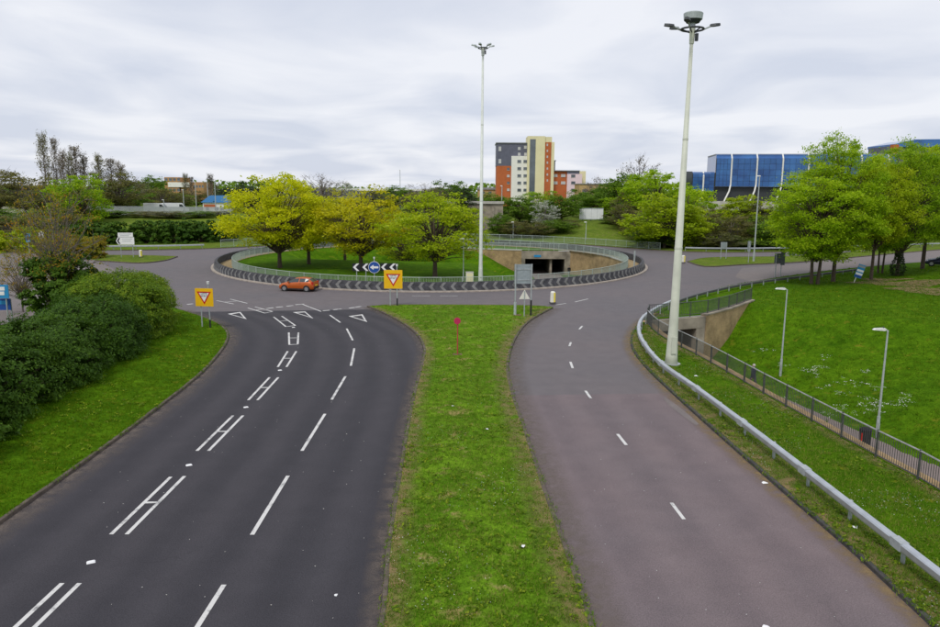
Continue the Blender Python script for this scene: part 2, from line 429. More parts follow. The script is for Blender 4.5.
def smooth_curve(pts, step=1.0):
    """Catmull-Rom through 2-D points, resampled about every step metres."""
    p = np.array(pts, float); out = []
    q = np.vstack([2 * p[0] - p[1], p, 2 * p[-1] - p[-2]])
    for i in range(1, len(q) - 2):
        a, b, c, d = q[i - 1:i + 3]
        n = max(1, int(np.linalg.norm(c - b) / step))
        t = np.linspace(0, 1, n, endpoint=False)[:, None]
        out.append(0.5 * ((2 * b) + (-a + c) * t + (2 * a - 5 * b + 4 * c - d) * t ** 2 + (-a + 3 * b - 3 * c + d) * t ** 3))
    out.append(p[-1:]); return np.vstack(out)
def resample(c, step):
    c = np.array(c, float); s = np.r_[0, np.cumsum(np.linalg.norm(np.diff(c, axis=0), axis=1))]
    t = np.arange(0, s[-1], step); return np.c_[np.interp(t, s, c[:, 0]), np.interp(t, s, c[:, 1])], t
def normals2(c):
    d = np.gradient(np.array(c, float), axis=0); d /= np.linalg.norm(d, axis=1)[:, None] + 1e-12
    return np.c_[-d[:, 1], d[:, 0]]          # to the left of travel
def pip(pts, poly):
    x, y = pts[:, 0], pts[:, 1]; poly = np.asarray(poly); ins = np.zeros(len(pts), bool)
    x0, y0 = poly[-1]
    for x1, y1 in poly:
        cnd = ((y1 > y) != (y0 > y)) & (x < (x0 - x1) * (y - y1) / (y0 - y1 + 1e-15) + x1)
        ins ^= cnd; x0, y0 = x1, y1
    return ins
def dist_line(pts, line):
    """distance to a polyline and the parameter (vertex index + fraction) of the nearest point"""
    best = np.full(len(pts), 1e18); par = np.zeros(len(pts)); line = np.asarray(line, float)
    for i in range(len(line) - 1):
        a, b = line[i], line[i + 1]; d = b - a
        t = np.clip(((pts - a) @ d) / (d @ d + 1e-12), 0, 1)
        q = np.linalg.norm(pts - (a + t[:, None] * d), axis=1)
        k = q < best; best[k] = q[k]; par[k] = i + t[k]
    return best, par
def ss(a, b, x):
    t = np.clip((x - a) / (b - a), 0, 1); return t * t * (3 - 2 * t)

def region(outer, hfun, grid=None, holes=(), lines=(), strips=(), edge_step=None):
    """triangulated sheet inside an outline, exact at its edges, with heights from hfun(pts)"""
    V = []; E = []
    def loop(poly, closed=True):
        k = len(V); n = len(poly); V.extend([tuple(p) for p in poly])
        E.extend([(k + i, k + (i + 1) % n) for i in range(n if closed else n - 1)])
    loop(outer)
    for h in holes: loop(h)
    for l in lines: loop(l, False)
    if grid is not None and len(grid):
        g = grid[pip(grid, outer)]
        for h in holes: g = g[~pip(g, h)]
        V.extend([tuple(p) for p in g])
    r = delaunay_2d_cdt([Vector(p) for p in V], E, [], 0, 1e-4)
    pv = np.array([tuple(p) for p in r[0]]); tr = np.array(r[2])
    cen = pv[tr].mean(axis=1)
    keep = pip(cen, outer)
    for h in holes: keep &= ~pip(cen, h)
    for s_ in strips: keep &= ~pip(cen, s_)
    tr = tr[keep]; z = hfun(pv)
    me = bpy.data.meshes.new('sheet')
    me.from_pydata(np.c_[pv, z].tolist(), [], tr.tolist())
    bm = bmesh.new(); bm.from_mesh(me)
    bmesh.ops.delete(bm, geom=[v for v in bm.verts if not v.link_faces], context='VERTS')
    for f in bm.faces:
        if f.normal.z < 0: f.normal_flip()
    bm.to_mesh(me); bm.free()
    me.polygons.foreach_set('use_smooth', [True] * len(me.polygons)); me.update()
    return me
def jitter_grid(x0, x1, y0, y1, s, seed=0):
    rg = np.random.default_rng(seed)
    a, b = np.meshgrid(np.arange(x0, x1, s), np.arange(y0, y1, s)); g = np.c_[a.ravel(), b.ravel()]
    return g + rg.uniform(-0.25, 0.25, g.shape) * s

def ribbon(a, b, z, name):
    """sheet between two curves of equal length, UV 'run' in metres"""
    a, b = np.asarray(a), np.asarray(b); n = len(a)
    K = 6
    vs = []; uv = []
    s = np.r_[0, np.cumsum(np.linalg.norm(np.diff((a + b) / 2, axis=0), axis=1))]
    wd = np.linalg.norm(b - a, axis=1)
    for i in range(n):
        for k in range(K + 1):
            t = k / K; p = a[i] * (1 - t) + b[i] * t; vs.append((p[0], p[1], z)); uv.append((t * wd[i], s[i]))
    fs = [(i * (K + 1) + k, i * (K + 1) + k + 1, (i + 1) * (K + 1) + k + 1, (i + 1) * (K + 1) + k) for i in range(n - 1) for k in range(K)]
    me = bpy.data.meshes.new(name); me.from_pydata(vs, [], fs)
    ul = me.uv_layers.new(name='run')
    idx = np.zeros(len(me.loops), int); me.loops.foreach_get('vertex_index', idx)
    ul.data.foreach_set('uv', np.array(uv)[idx].ravel())
    bm = bmesh.new(); bm.from_mesh(me)
    for f in bm.faces:
        if f.normal.z < 0: f.normal_flip()
    bm.to_mesh(me); bm.free(); me.update(); return me
def strip_sheet(c, w0, w1, z, name, hfun=None):
    """narrow sheet along a curve between lateral offsets w0 (fade 0) and w1 (fade 1)"""
    c = np.asarray(c); nn = normals2(c); A = c + nn * w0; B = c + nn * w1
    vs = []; uv = []
    for i in range(len(c)):
        for q, f in ((A[i], 0.0), (B[i], 1.0)):
            zz = z if hfun is None else float(hfun(np.array([q]))[0]) + z
            vs.append((q[0], q[1], zz)); uv.append((f, i))
    fs = [(2 * i, 2 * i + 1, 2 * i + 3, 2 * i + 2) for i in range(len(c) - 1)]
    me = bpy.data.meshes.new(name); me.from_pydata(vs, [], fs); ul = me.uv_layers.new(name='run')
    idx = np.zeros(len(me.loops), int); me.loops.foreach_get('vertex_index', idx)
    ul.data.foreach_set('uv', np.array(uv)[idx].ravel())
    bm = bmesh.new(); bm.from_mesh(me)
    for f in bm.faces:
        if f.normal.z < 0: f.normal_flip()
    bm.to_mesh(me); bm.free(); me.update(); return me
def sweep(c, zs, profile, name, closed=False):
    """profile (lateral left-positive, height) swept along a 2-D curve with heights zs"""
    c = np.asarray(c, float); n = len(c)
    if closed:
        d = np.roll(c, -1, 0) - np.roll(c, 1, 0); d /= np.linalg.norm(d, axis=1)[:, None]; nn = np.c_[-d[:, 1], d[:, 0]]
    else:
        nn = normals2(c)
    zs = np.broadcast_to(zs, n); k = len(profile); mb = MB()
    vs = [(c[i][0] + nn[i][0] * o, c[i][1] + nn[i][1] * o, zs[i] + h) for i in range(n) for o, h in profile]
    fs = []
    for i in range(n if closed else n - 1):
        i2 = (i + 1) % n
        for j in range(k):
            j2 = (j + 1) % k; fs.append((i * k + j, i2 * k + j, i2 * k + j2, i * k + j2))
    if not closed:
        fs.append(tuple(range(k))); fs.append(tuple(range((n - 1) * k + k - 1, (n - 1) * k - 1, -1)))
    mb.add(vs, fs); return mb.mesh(name)

# ================================================================== THE SETTING
LE = smooth_curve([(-12.8, -30), (-12.9, 2), (-12.95, 12), (-13.0, 18.7), (-13.1, 26), (-13.4, 33.4), (-13.9, 38.1), (-14.9, 43.4), (-16.2, 47), (-18.7, 50.9), (-24, 56.5), (-32, 63), (-45, 70.5), (-70, 80), (-120, 92)], 0.9)
RE = smooth_curve([(10.1, -30), (10.05, 2), (10.0, 14), (10.0, 17), (9.8, 21.5), (9.6, 26.5), (9.4, 33.4), (9.4, 38), (9.75, 42.5), (10.8, 47), (12.5, 51.5), (15.2, 56.8), (19.8, 64.3), (27.6, 73.2), (38.1, 82.9), (49.6, 91.4), (70, 103), (130, 130)], 0.9)
FE = smooth_curve([(-120, 105), (-75, 107.5), (-55, 109.5), (-42, 114), (-33, 122), (-22, 132), (-10, 137.5), (0, 138.5), (10, 135.5), (20, 128.5), (27, 121), (33, 115.5), (42, 114), (55, 117.5), (75, 125), (130, 150)], 1.5)
MLp = [(-1.5, -30), (-1.6, 2), (-1.9, 14.1), (-2.1, 16.9), (-2.3, 22.1), (-2.55, 31.1), (-2.6, 38.4), (-2.75, 41.8), (-3.5, 46), (-5.1, 50.7), (-7.0, 54.9), (-8.3, 57.2)]
MRp = [(2.9, -30), (2.8, 2), (2.7, 14.1), (2.6, 17.0), (2.4, 21.3), (2.2, 27.1), (2.0, 32.9), (2.1, 37.9), (2.9, 44.6), (4.3, 51.0), (6.7, 57.3)]
ML, MR = smooth_curve(MLp, 0.9), smooth_curve(MRp, 0.9)
ICX, ICY, IRX, IRY = -5.0, 97.5, 28.0, 31.5
def ell(k=0.0, n=180):
    t = np.linspace(0, 2 * math.pi, n, endpoint=False)
    return np.c_[ICX + (IRX - k) * np.cos(t), ICY + (IRY - k) * np.sin(t)]
def rho(p):
    return np.sqrt(((p[:, 0] - ICX) / IRX) ** 2 + ((p[:, 1] - ICY) / IRY) ** 2)

# --- heights
PATH = np.array([(23, -30), (22.5, 10), (21.8, 30), (20.4, 38), (18.7, 46), (16.6, 51), (15.5, 54.6)], float)
FENCE = smooth_curve([(15.2, -20), (14.9, 10), (14.6, 21), (14.3, 23.9), (14.0, 26.8), (13.5, 32.3), (13.35, 34.5), (12.9, 39.9), (12.4, 43.7), (12.25, 46.8), (12.5, 50.0)], 0.5)
HEADW = np.array([(12.55, 51.4), (17.7, 53.7)])
WING = np.array([(17.7, 53.7), (20.8, 57.0), (24.3, 61.5)])
_fo = FENCE + np.c_[np.full(len(FENCE), 0.36), np.zeros(len(FENCE))]
LWING = np.vstack([[(12.55, 51.4)], _fo[(_fo[:, 1] < 49.5)][::-1][::4]])
WALLR = np.vstack([LWING[::-1], HEADW[1:], WING[1:]])         # top of the cut, round the portal
BACK_R = np.vstack([WALLR, [(24.3, 75), (-40, 75), (-40, -20)]])
def z_right(p):
    d, _ = dist_line(p, PATH)
    # which side of the path
    px = np.interp(p[:, 1], PATH[:, 1], PATH[:, 0]); left = p[:, 0] < px
    Dl = np.full(len(p), 40.0)
    Dr = np.interp(p[:, 1], [0, 44, 58, 70], [21, 20, 8.5, 7.0])
    u = np.clip((d - 1.9) / np.where(left, Dl, Dr), 0, 1)
    prof = np.where(left, u, u * (1.25 - 0.25 * u))
    z = -4.0 + 4.1 * prof
    z = np.minimum(z, 0.1)
    z = np.where(pip(p, BACK_R), 0.1, z)
    swell = 0.12 * np.sin(p[:, 0] * 0.37 + 1) * np.sin(p[:, 1] * 0.29) * ss(2.5, 8, d) * (p[:, 0] > 20)
    z = z + np.where(z < 0.05, swell, 0)
    z = z + 0.9 * ss(44, 58, p[:, 0]) * ss(30, 55, p[:, 1]) * (1 - ss(76, 86, p[:, 1] - 0.55 * (p[:, 0] - 45)))
    return z
PA = np.array([(13, 76), (12.2, 95), (12.1, 114.8)], float)
PB = np.array([(12, 104), (2, 106.5), (-8, 108.5), (-17, 109.5)], float)
IWALL_L = np.array([(8.2, 115.0), (4, 116.6), (-2, 118.8), (-10, 121.0)])
IWALL_R = np.array([(16.0, 115.0), (18.6, 110.5), (20.3, 104), (20.9, 97)])
BACK_I = np.vstack([IWALL_L[::-1], IWALL_R, [(45, 97), (45, 150), (-10, 150)]])
def z_island(p):
    da, _ = dist_line(p, PA); db, tb = dist_line(p, PB)
    fb = np.interp(p[:, 0], [-20, 6], [-2.9, -3.8])
    za = -3.8 + 3.85 * ss(0, 1, (da - 2.6) / np.where(p[:, 0] > 12, 16.0, 11.0))
    zb = fb + (0.05 - fb) * ss(0, 1, (db - 1.8) / 11.0)
    z = np.minimum(za, zb)
    mk = ss(0.80, 0.925, rho(p)) * (1 - ss(88, 100, p[:, 1]) * ss(8, 14, p[:, 0])); z = z * (1 - mk) + 0.05 * mk
    # on the right the wall holds the edge up, so the lawn may stay low beside it
    return np.where(pip(p, BACK_I), 0.05, z)
def z_far(p):
    x, y = p[:, 0], p[:, 1]
    y0 = np.interp(x, [-300, -120, -40, -12, 5, 30, 60, 130, 300], [118, 120, 127, 143, 140, 132, 140, 168, 240])
    am = np.interp(x, [-200, -20, 0, 15, 40, 80, 130], [3.4, 3.4, 2.4, 3.0, 3.0, 3.0, 3.0])
    return 0.1 + am * ss(0, 1, (y - y0) / 24)
def flat(z):
    return lambda p: np.full(len(p), z)

# --- ground beyond the junction: one sheet out to the horizon
J = np.vstack([[(-120, -30)], FE, [(130, -30)]])
rg = np.random.default_rng(1)
gr = [jitter_grid(-150, 150, 90, 260, 5.0, 2)]
for rr in np.geomspace(260, 3500, 14):
    a = np.linspace(0, 2 * math.pi, 40, endpoint=False) + rg.uniform(0, 1); gr.append(np.c_[rr * np.sin(a), rr * np.cos(a)])
gm = region([(-4000, -4000), (4000, -4000), (4000, 4000), (-4000, 4000)], z_far, np.vstack(gr), holes=[J])
obj('ground', gm, 'grass_far', label='rough grassy ground spreading out beyond the junction', kind='structure')

# --- road sheets
am_ = region(np.vstack([LE, FE, RE[::-1]]), flat(0.0), None, holes=[ell()])
obj('roundabout_road', am_, 'asphalt_grey', label='grey asphalt road circling the roundabout', kind='structure')
def pair(c1, c2, y0, y1, n=70):
    ys = np.linspace(y0, y1, n)
    return np.c_[np.interp(ys, c1[:, 1], c1[:, 0]), ys], np.c_[np.interp(ys, c2[:, 1], c2[:, 0]), ys]
def by_len(c1, c2, n=90):
    def rs(c):
        s = np.r_[0, np.cumsum(np.linalg.norm(np.diff(c, axis=0), axis=1))]; t = np.linspace(0, s[-1], n)
        return np.c_[np.interp(t, s, c[:, 0]), np.interp(t, s, c[:, 1])]
    return rs(c1), rs(c2)
lcut = LE[(LE[:, 1] <= 54.8)]
mcut = ML[ML[:, 1] <= 57.0]
A_, B_ = by_len(lcut, mcut)
approach = obj('approach_road', ribbon(A_, B_, 0.004, 'approach_road'), 'asphalt_dark', label='dark newly laid asphalt approach road with three lanes', kind='structure')
rcut = RE[RE[:, 1] <= 33.2]; mrc = MR[MR[:, 1] <= 32.2]
A_, B_ = by_len(mrc, rcut, 60)
exit_road = obj('exit_road', ribbon(A_, B_, 0.004, 'exit_road'), 'asphalt_mauve', label='mauve grey asphalt exit road beside the crash barrier', kind='structure')
# paler older surface on the arm that leaves to the right
arm = [G(*q, 0) for q in ((742, 268), (790, 265), (850, 258), (940, 248), (1010, 240), (1010, 252), (940, 263), (870, 268), (800, 277), (755, 283), (735, 277))]
obj('side_road', region(arm, flat(0.006)), 'asphalt_pale', label='pale worn pinkish asphalt of the side arm near the blue glass building', kind='structure')

# --- verges, median, island, banks
def close_poly(a, b): return np.vstack([a, b])
med_poly = np.vstack([ML, smooth_curve([(-8.3, 57.2), (-6.0, 58.1), (0, 58.3), (5.0, 58.2), (6.7, 57.3)], 0.8)[1:-1], MR[::-1]])
def z_med(p):
    d, _ = dist_line(p, np.vstack([med_poly, med_poly[:1]]))
    return 0.10 + 0.10 * ss(0, 2.2, d) + 0.02 * np.sin(p[:, 0] * 1.9) * np.sin(p[:, 1] * 1.3) * ss(0, 1, d)
obj('median', region(med_poly, z_med, jitter_grid(-9, 8, -30, 58, 0.6, 3)), 'grass_bright', label='grass median strip tapering between the two carriageways', kind='structure')
left_poly = np.vstack([[(-120, -30)], LE])
def z_left(p):
    d, _ = dist_line(p, LE)
    return 0.10 + 0.45 * ss(0, 5, d) * (1 - ss(12, 20, d)) + 0.02 * np.sin(p[:, 0] * 1.7) * np.sin(p[:, 1] * 1.1) * ss(0, 1, d)
obj('grass_verge', region(left_poly, z_left, np.vstack([jitter_grid(-34, -11, -30, 66, 0.8, 4), jitter_grid(-118, -34, -30, 90, 4, 5)])), 'grass_lush', label='lush green verge below the clipped hedge', kind='structure')
def offs(line, o):
    return np.asarray(line) + normals2(line) * o
def thick(line, o): return np.vstack([offs(line, o), offs(line, -o)[::-1]])
right_poly = np.vstack([RE, [(130, -30)]])
walls_r = WALLR
wr = np.vstack([np.c_[np.interp(np.linspace(0, 1, 5)[:-1], [0, 1], [a[0], b[0]]), np.interp(np.linspace(0, 1, 5)[:-1], [0, 1], [a[1], b[1]])] for a, b in zip(WALLR[:-1], WALLR[1:])] + [WALLR[-1:]])
_nw = normals2(wr)
rl = [wr + _nw * 0.18, wr - _nw * 0.18]
obj('grass_bank', region(right_poly, z_right, np.vstack([jitter_grid(9, 34, -30, 66, 0.7, 6), jitter_grid(34, 62, 20, 92, 1.2, 7), jitter_grid(62, 128, -28, 126, 5, 8)]), lines=rl, strips=[np.vstack([rl[0], rl[1][::-1]])]),
    'grass_lush', label='sloping grass bank falling to the sunken footpath', kind='structure')
iw = [np.vstack([np.linspace(a, b, 8)[:-1] for a, b in zip(l[:-1], l[1:])] + [l[-1:]]) for l in (np.vstack([IWALL_L[::-1], IWALL_R]),)][0]
_ni = normals2(iw); il = [iw + _ni * 0.15, iw - _ni * 0.15]
obj('island_lawn', region(ell(), z_island, jitter_grid(-34, 24, 65, 130, 0.8, 9), lines=il, strips=[np.vstack([il[0], il[1][::-1]])]),
    'grass_lush', label='sunken lawn inside the roundabout island', kind='structure')

# gravel ring between chevron wall and railing
def ring_sheet(k0, k1, z, name):
    a, b = ell(k0, 180), ell(k1, 180); n = len(a); mb = MB()
    vs = [(p[0], p[1], z) for p in a] + [(p[0], p[1], z) for p in b]
    mb.add(vs, [(i, (i + 1) % n, n + (i + 1) % n, n + i) for i in range(n)]); return mb.mesh(name)
obj('gravel_ring', ring_sheet(0.3, 2.4, 0.075, 'gravel_ring'), 'gravel_tan', label='tan gravel ring behind the chevron wall', kind='structure')

# footpaths in the cuttings
pc = smooth_curve(PATH, 0.8)
obj('footpath', ribbon(offs(pc, -1.75), offs(pc, 1.75), -3.97, 'footpath'), 'path_asphalt', label='sunken pinkish footpath below the dark railings', kind='structure')
def path_on(line, hw, hf, dz, name):
    c = smooth_curve(line, 0.8); a, b = offs(c, -hw), offs(c, hw); me = ribbon(a, b, 0, name)
    co = np.zeros(len(me.vertices) * 3); me.vertices.foreach_get('co', co); co = co.reshape(-1, 3); co[:, 2] = hf(co[:, :2]) + dz
    me.vertices.foreach_set('co', co.ravel()); me.update(); return me
obj('footpath', path_on(PA, 2.3, z_island, 0.05, 'footpath'), 'path_asphalt', label='footpath inside the island leading into the underpass', kind='structure')
obj('footpath', path_on(PB, 1.6, z_island, 0.08, 'footpath'), 'path_asphalt', label='footpath curving across the island lawn under the trees', kind='structure')

# left access road and car park
cp = [G(*q) for q in ((-60, 345), (0, 334), (40, 326), (75, 312), (108, 290), (118, 276), (96, 262), (60, 250), (0, 246), (-60, 244))]
cpm = region(cp, lambda p: z_left(p) + 0.03, jitter_grid(-118, -20, 30, 100, 3, 10))
obj('car_park', cpm, 'asphalt_pale', label='pale asphalt car park behind the hedge', kind='structure')

# --- splitter islands
def splitter(poly, label, mat='grass_far'):
    c = smooth_curve(np.vstack([poly, poly[:1]]), 0.8)[:-1]
    o = obj('traffic_island', region(c, flat(0.11), jitter_grid(min(c[:, 0]), max(c[:, 0]), min(c[:, 1]), max(c[:, 1]), 1.5, 4)), mat, label=label, kind='structure')
    k = sweep(c, 0.0, [(0.0, -0.1), (0.0, 0.125), (-0.14, 0.125), (-0.14, -0.1)], 'kerb', True)
    obj('kerb', k, 'kerb_concrete', o)
splitter([G(*q) for q in ((688, 262), (700, 266), (712, 267), (742, 265.2), (800, 262.4), (860, 257), (940, 250), (1000, 246), (940, 246), (860, 252), (800, 256.5), (735, 257.5), (705, 258.5))],
         'grass splitter island with signs on the arm by the blue building')
splitter([G(*q) for q in ((178, 257), (165, 261), (140, 263.5), (110, 262), (60, 259), (20, 256), (60, 254.6), (110, 255.6), (150, 256))],
         'grass splitter island on the left arm below the white direction sign')

# --- kerbs
stone = MB().box((0, 0.0625, 0.005), (0.905, 0.125, 0.23)).mesh('kerb_stone')
bm = bmesh.new(); bm.from_mesh(stone)
bmesh.ops.bevel(bm, geom=[e for e in bm.edges if all(v.co.z > 0 for v in e.verts)], offset=0.018, segments=1, affect='EDGES')
bm.to_mesh(stone); bm.free(); stone.materials.append(MATS['kerb_concrete'])
stone_d = stone.copy(); stone_d.materials.clear(); stone_d.materials.append(MATS['kerb_dark'])
random.seed(4)
def kerb(c, side, label, ylo, yhi, dark=False):
    """kerb stones laid one by one between ylo and yhi; a plain run of kerb elsewhere. side +1: verge to the left of travel."""
    c = np.asarray(c)
    near = (c[:, 1] >= ylo) & (c[:, 1] <= yhi)
    root = empty('kerb', (0, 0, 0), label=label); root['kind'] = 'structure'
    p = resample(c[near], 0.915)[0] if near.sum() > 1 else np.zeros((0, 2))
    for i in range(len(p) - 1):
        d = p[i + 1] - p[i]; a = math.atan2(d[1], d[0]); m = (p[i] + p[i + 1]) / 2
        if side < 0: a += math.pi
        o = obj('kerb_stone', stone_d if dark else stone, None, root)
        o.location = (m[0], m[1], random.uniform(-0.008, 0.006)); o.rotation_euler = (random.uniform(-.02, .02), 0, a + random.uniform(-0.008, 0.008))
    prof = [(0.0, -0.1), (0.0, 0.115), (0.125 * side, 0.115), (0.125 * side, -0.1)]
    idx = np.where(~near)[0]
    runs = np.split(idx, np.where(np.diff(idx) > 1)[0] + 1)
    for r_ in runs:
        if len(r_) > 1:
            seg = c[max(0, r_[0] - 1):r_[-1] + 2]
            obj('kerb_run', sweep(seg, 0.0, prof, 'kerb_run'), 'kerb_dark' if dark else 'kerb_concrete', root)
kerb(LE, 1, 'kerb along the verge below the hedge', 12, 56)
kerb(ML, -1, 'kerb on the median side facing the dark approach road', 12, 57.5)
kerb(MR, 1, 'kerb on the median side facing the mauve exit road', 12, 57.5)
kerb(RE, -1, 'dark kerb below the crash barrier', 12, 58, True)
top = smooth_curve([(-8.3, 57.2), (-6.0, 58.1), (0, 58.3), (5.0, 58.2), (6.7, 57.3)], 0.8)
kerb(top, -1, 'kerb across the head of the median', 100, 101)
kerb(FE, 1, 'kerb on the outer edge of the roundabout', 1000, 1001)
ik = sweep(ell(-0.05), 0.0, [(0.0, -0.1), (0.0, 0.10), (0.5, 0.15), (0.5, -0.1)], 'kerb', True)
obj('kerb', ik, 'kerb_pale', label='pale kerb ring round the foot of the chevron wall', kind='structure')

# dirt and leaf litter lying along the gutters and the verge edges
obj('gutter_dirt', strip_sheet(LE[LE[:, 1] < 55], -0.02, -0.9, 0.009, 'gutter_dirt'), 'gutter_dirt', label='brown grit along the gutter below the hedge verge', kind='stuff')
obj('gutter_dirt', strip_sheet(ML, -0.02, -0.75, 0.009, 'gutter_dirt') if False else strip_sheet(ML, 0.02, 0.55, 0.009, 'gutter_dirt'), 'gutter_dirt', label='brown grit along the median on the dark road', kind='stuff')
obj('gutter_dirt', strip_sheet(MR, -0.02, -1.0, 0.009, 'gutter_dirt'), 'gutter_dirt', label='brown grit along the median on the mauve road', kind='stuff')
obj('gutter_dirt', strip_sheet(RE[RE[:, 1] < 58], 0.02, 0.6, 0.009, 'gutter_dirt'), 'verge_dirt', label='straw coloured debris along the kerb below the barrier', kind='stuff')
obj('verge_dirt', strip_sheet(RE[(RE[:, 1] < 55)], -0.13, -1.7, 0.012, 'verge_dirt', z_right), 'verge_dirt', label='bare brown soil and dead grass under the crash barrier', kind='stuff')
obj('verge_dirt', strip_sheet(ML[ML[:, 1] < 56.5], -0.12, -0.8, 0.014, 'verge_dirt', z_med), 'verge_dirt', label='straw coloured dead grass along the median edge by the dark road', kind='stuff')
obj('verge_dirt', strip_sheet(MR[MR[:, 1] < 56.5], 0.12, 1.0, 0.014, 'verge_dirt', z_med), 'verge_dirt', label='straw coloured dead grass along the median edge by the mauve road', kind='stuff')
pt = smooth_curve([G(*q) for q in ((664, 397), (672, 402), (684, 411), (699, 424.5), (696, 425.5), (683, 416.5), (671, 407), (665, 401), (664, 397))], 0.3)[:-1]
obj('road_patch', region(pt, flat(0.013)), 'asphalt_pale', label='pale worn concrete patch beside the dark kerb', kind='structure')
FR = FENCE[::-1]
obj('verge_dirt', strip_sheet(FENCE, 0.0, 0.6, 0.014, 'verge_dirt', lambda p: np.full(len(p), 0.1)), 'verge_dirt', label='bare brown soil along the foot of the dark railings', kind='stuff')

# ------------------------------------------------------------------ road markings (parts of the roads)
def mark(parent, a, b, wd=0.14, z=0.010, name='lane_line'):
    a, b = np.array(G(*a)), np.array(G(*b)); d = b - a; d /= np.linalg.norm(d); n = np.array((-d[1], d[0])) * wd / 2
    mb = MB(); mb.add([(*(a - n), z), (*(a + n), z), (*(b + n), z), (*(b - n), z)], [(0, 1, 2, 3)])
    me = mb.mesh(name, fix=False)
    if me.polygons[0].normal.z < 0: me.flip_normals()
    obj(name, me, 'road_paint', parent)
def zc(ox, oy, k): return lambda x, y: (ox + x / k, oy + y / k)
A1 = zc(0, 400, 2.764); A2 = zc(180, 280, 4.2727); A3 = zc(500, 300, 3.92)
pairs = [(A1(30, 640), A1(172, 507), A1(84, 640), A1(220, 507)), (A1(307, 372), A1(472, 213), A1(350, 372), A1(510, 211)),
         ((197, 451), (233, 415.7), (208.5, 451), (243, 415.7)), ((248.2, 400.3), (269.6, 377.5), (257.5, 400.3), (278.3, 377.5)),
         (A2(418, 372), A2(460, 305), A2(455, 372), A2(497, 305)), (A2(467, 277), A2(465, 225), A2(503, 275), A2(506, 225)),
         (A2(453, 200), A2(400, 158), A2(493, 195), A2(435, 155)), (A2(363, 142), A2(290, 120), A2(395, 135), A2(320, 115)),
         (A2(230, 103), A2(155, 88), A2(288, 100), A2(215, 82))]
for q in pairs:
    mark(approach, q[0], q[1], 0.115); mark(approach, q[2], q[3], 0.115)
for i, q in enumerate(pairs):      # short tie across each pair
    if 0 < i:
        m1 = tuple((np.array(q[0]) * 0.45 + np.array(q[1]) * 0.55)); m2 = tuple((np.array(q[2]) * 0.45 + np.array(q[3]) * 0.55))
        mark(approach, m1, m2, 0.12, 0.012, 'cross_tie')
for i in (5, 6, 7):
    mark(approach, pairs[i][0], pairs[i][2], 0.12, 0.012, 'cross_tie')
for a, b in (((193, 634), (224, 585)), ((252, 535), (288, 476)), ((302, 451), (325, 414)), (A2(648, 512), A2(707, 412)), (A2(730, 367), A2(745, 292)),
             (A2(738, 258), A2(712, 208)), (A2(685, 182), A2(640, 150)), (A2(603, 135), A2(525, 105))):
    mark(approach, a, b, 0.12)
for a, b in (((410, 117), (440, 114.5)), ((455, 112.5), (485, 109.5)), ((493, 106), (530, 103)), ((610, 132), (640, 129.5)), ((655, 127.5), (690, 124)),
             ((722, 120.5), (747, 117.5)), ((750, 116.5), (776, 113)), ((368, 122.5), (400, 118.5)), ((30, 105), (55, 102))):
    mark(approach, A2(*a), A2(*b), 0.24, 0.010, 'give_way_line')
for t3 in (((203, 145), (258, 137), (285, 168)), ((482, 138), (535, 135), (570, 165)), ((720, 155), (780, 147), (800, 180))):
    v = [np.array(G(*A2(*q))) for q in t3]; cen = sum(v) / 3; inn = [cen + (q - cen) * 0.66 for q in v]
    mb = MB(); mb.add([(*q, 0.011) for q in v] + [(*q, 0.011) for q in inn], [(0, 1, 4, 3), (1, 2, 5, 4), (2, 0, 3, 5)])
    me = mb.mesh('give_way_triangle')
    if me.polygons[0].normal.z < 0: me.flip_normals()
    obj('give_way_triangle', me, 'road_paint', approach)
rb = bpy.data.objects['roundabout_road']
for a, b in (((310, 116), (323, 102)), ((272, 181), (278, 166)), ((276, 243), (285, 268))):
    mark(rb, A3(*a), A3(*b), 0.13)
for a, b in (((335, 356), (356, 386)), ((461, 526), (495, 569))):
    mark(exit_road if a[1] > 400 else rb, A3(*a), A3(*b), 0.12)
mark(exit_road, (671.5, 503), (684, 519.5), 0.11)
# worn edge dashes round the roundabout
for a, b in (((556, 305), (566, 303.5)), ((575, 302), (588, 299)), ((412, 296), (430, 296)), ((440, 296), (458, 296))):
    mark(rb, a, b, 0.12)

stud = MB(); stud.box((0, 0, 0.012), (0.20, 0.15, 0.024), 0, 0.7)
stud = stud.mesh('road_stud'); stud.materials.append(MATS['sign_white'])
for q in ((91, 562.4), (189, 465.3), (246, 407.4), (280, 370.4), (293.5, 327.5)):
    x, y = G(*q); obj('road_stud', stud, None, None, (x, y, 0.005), 0.5, label='small white reflective stud on the dark approach road', cat='road stud', group='studs between the double lines')

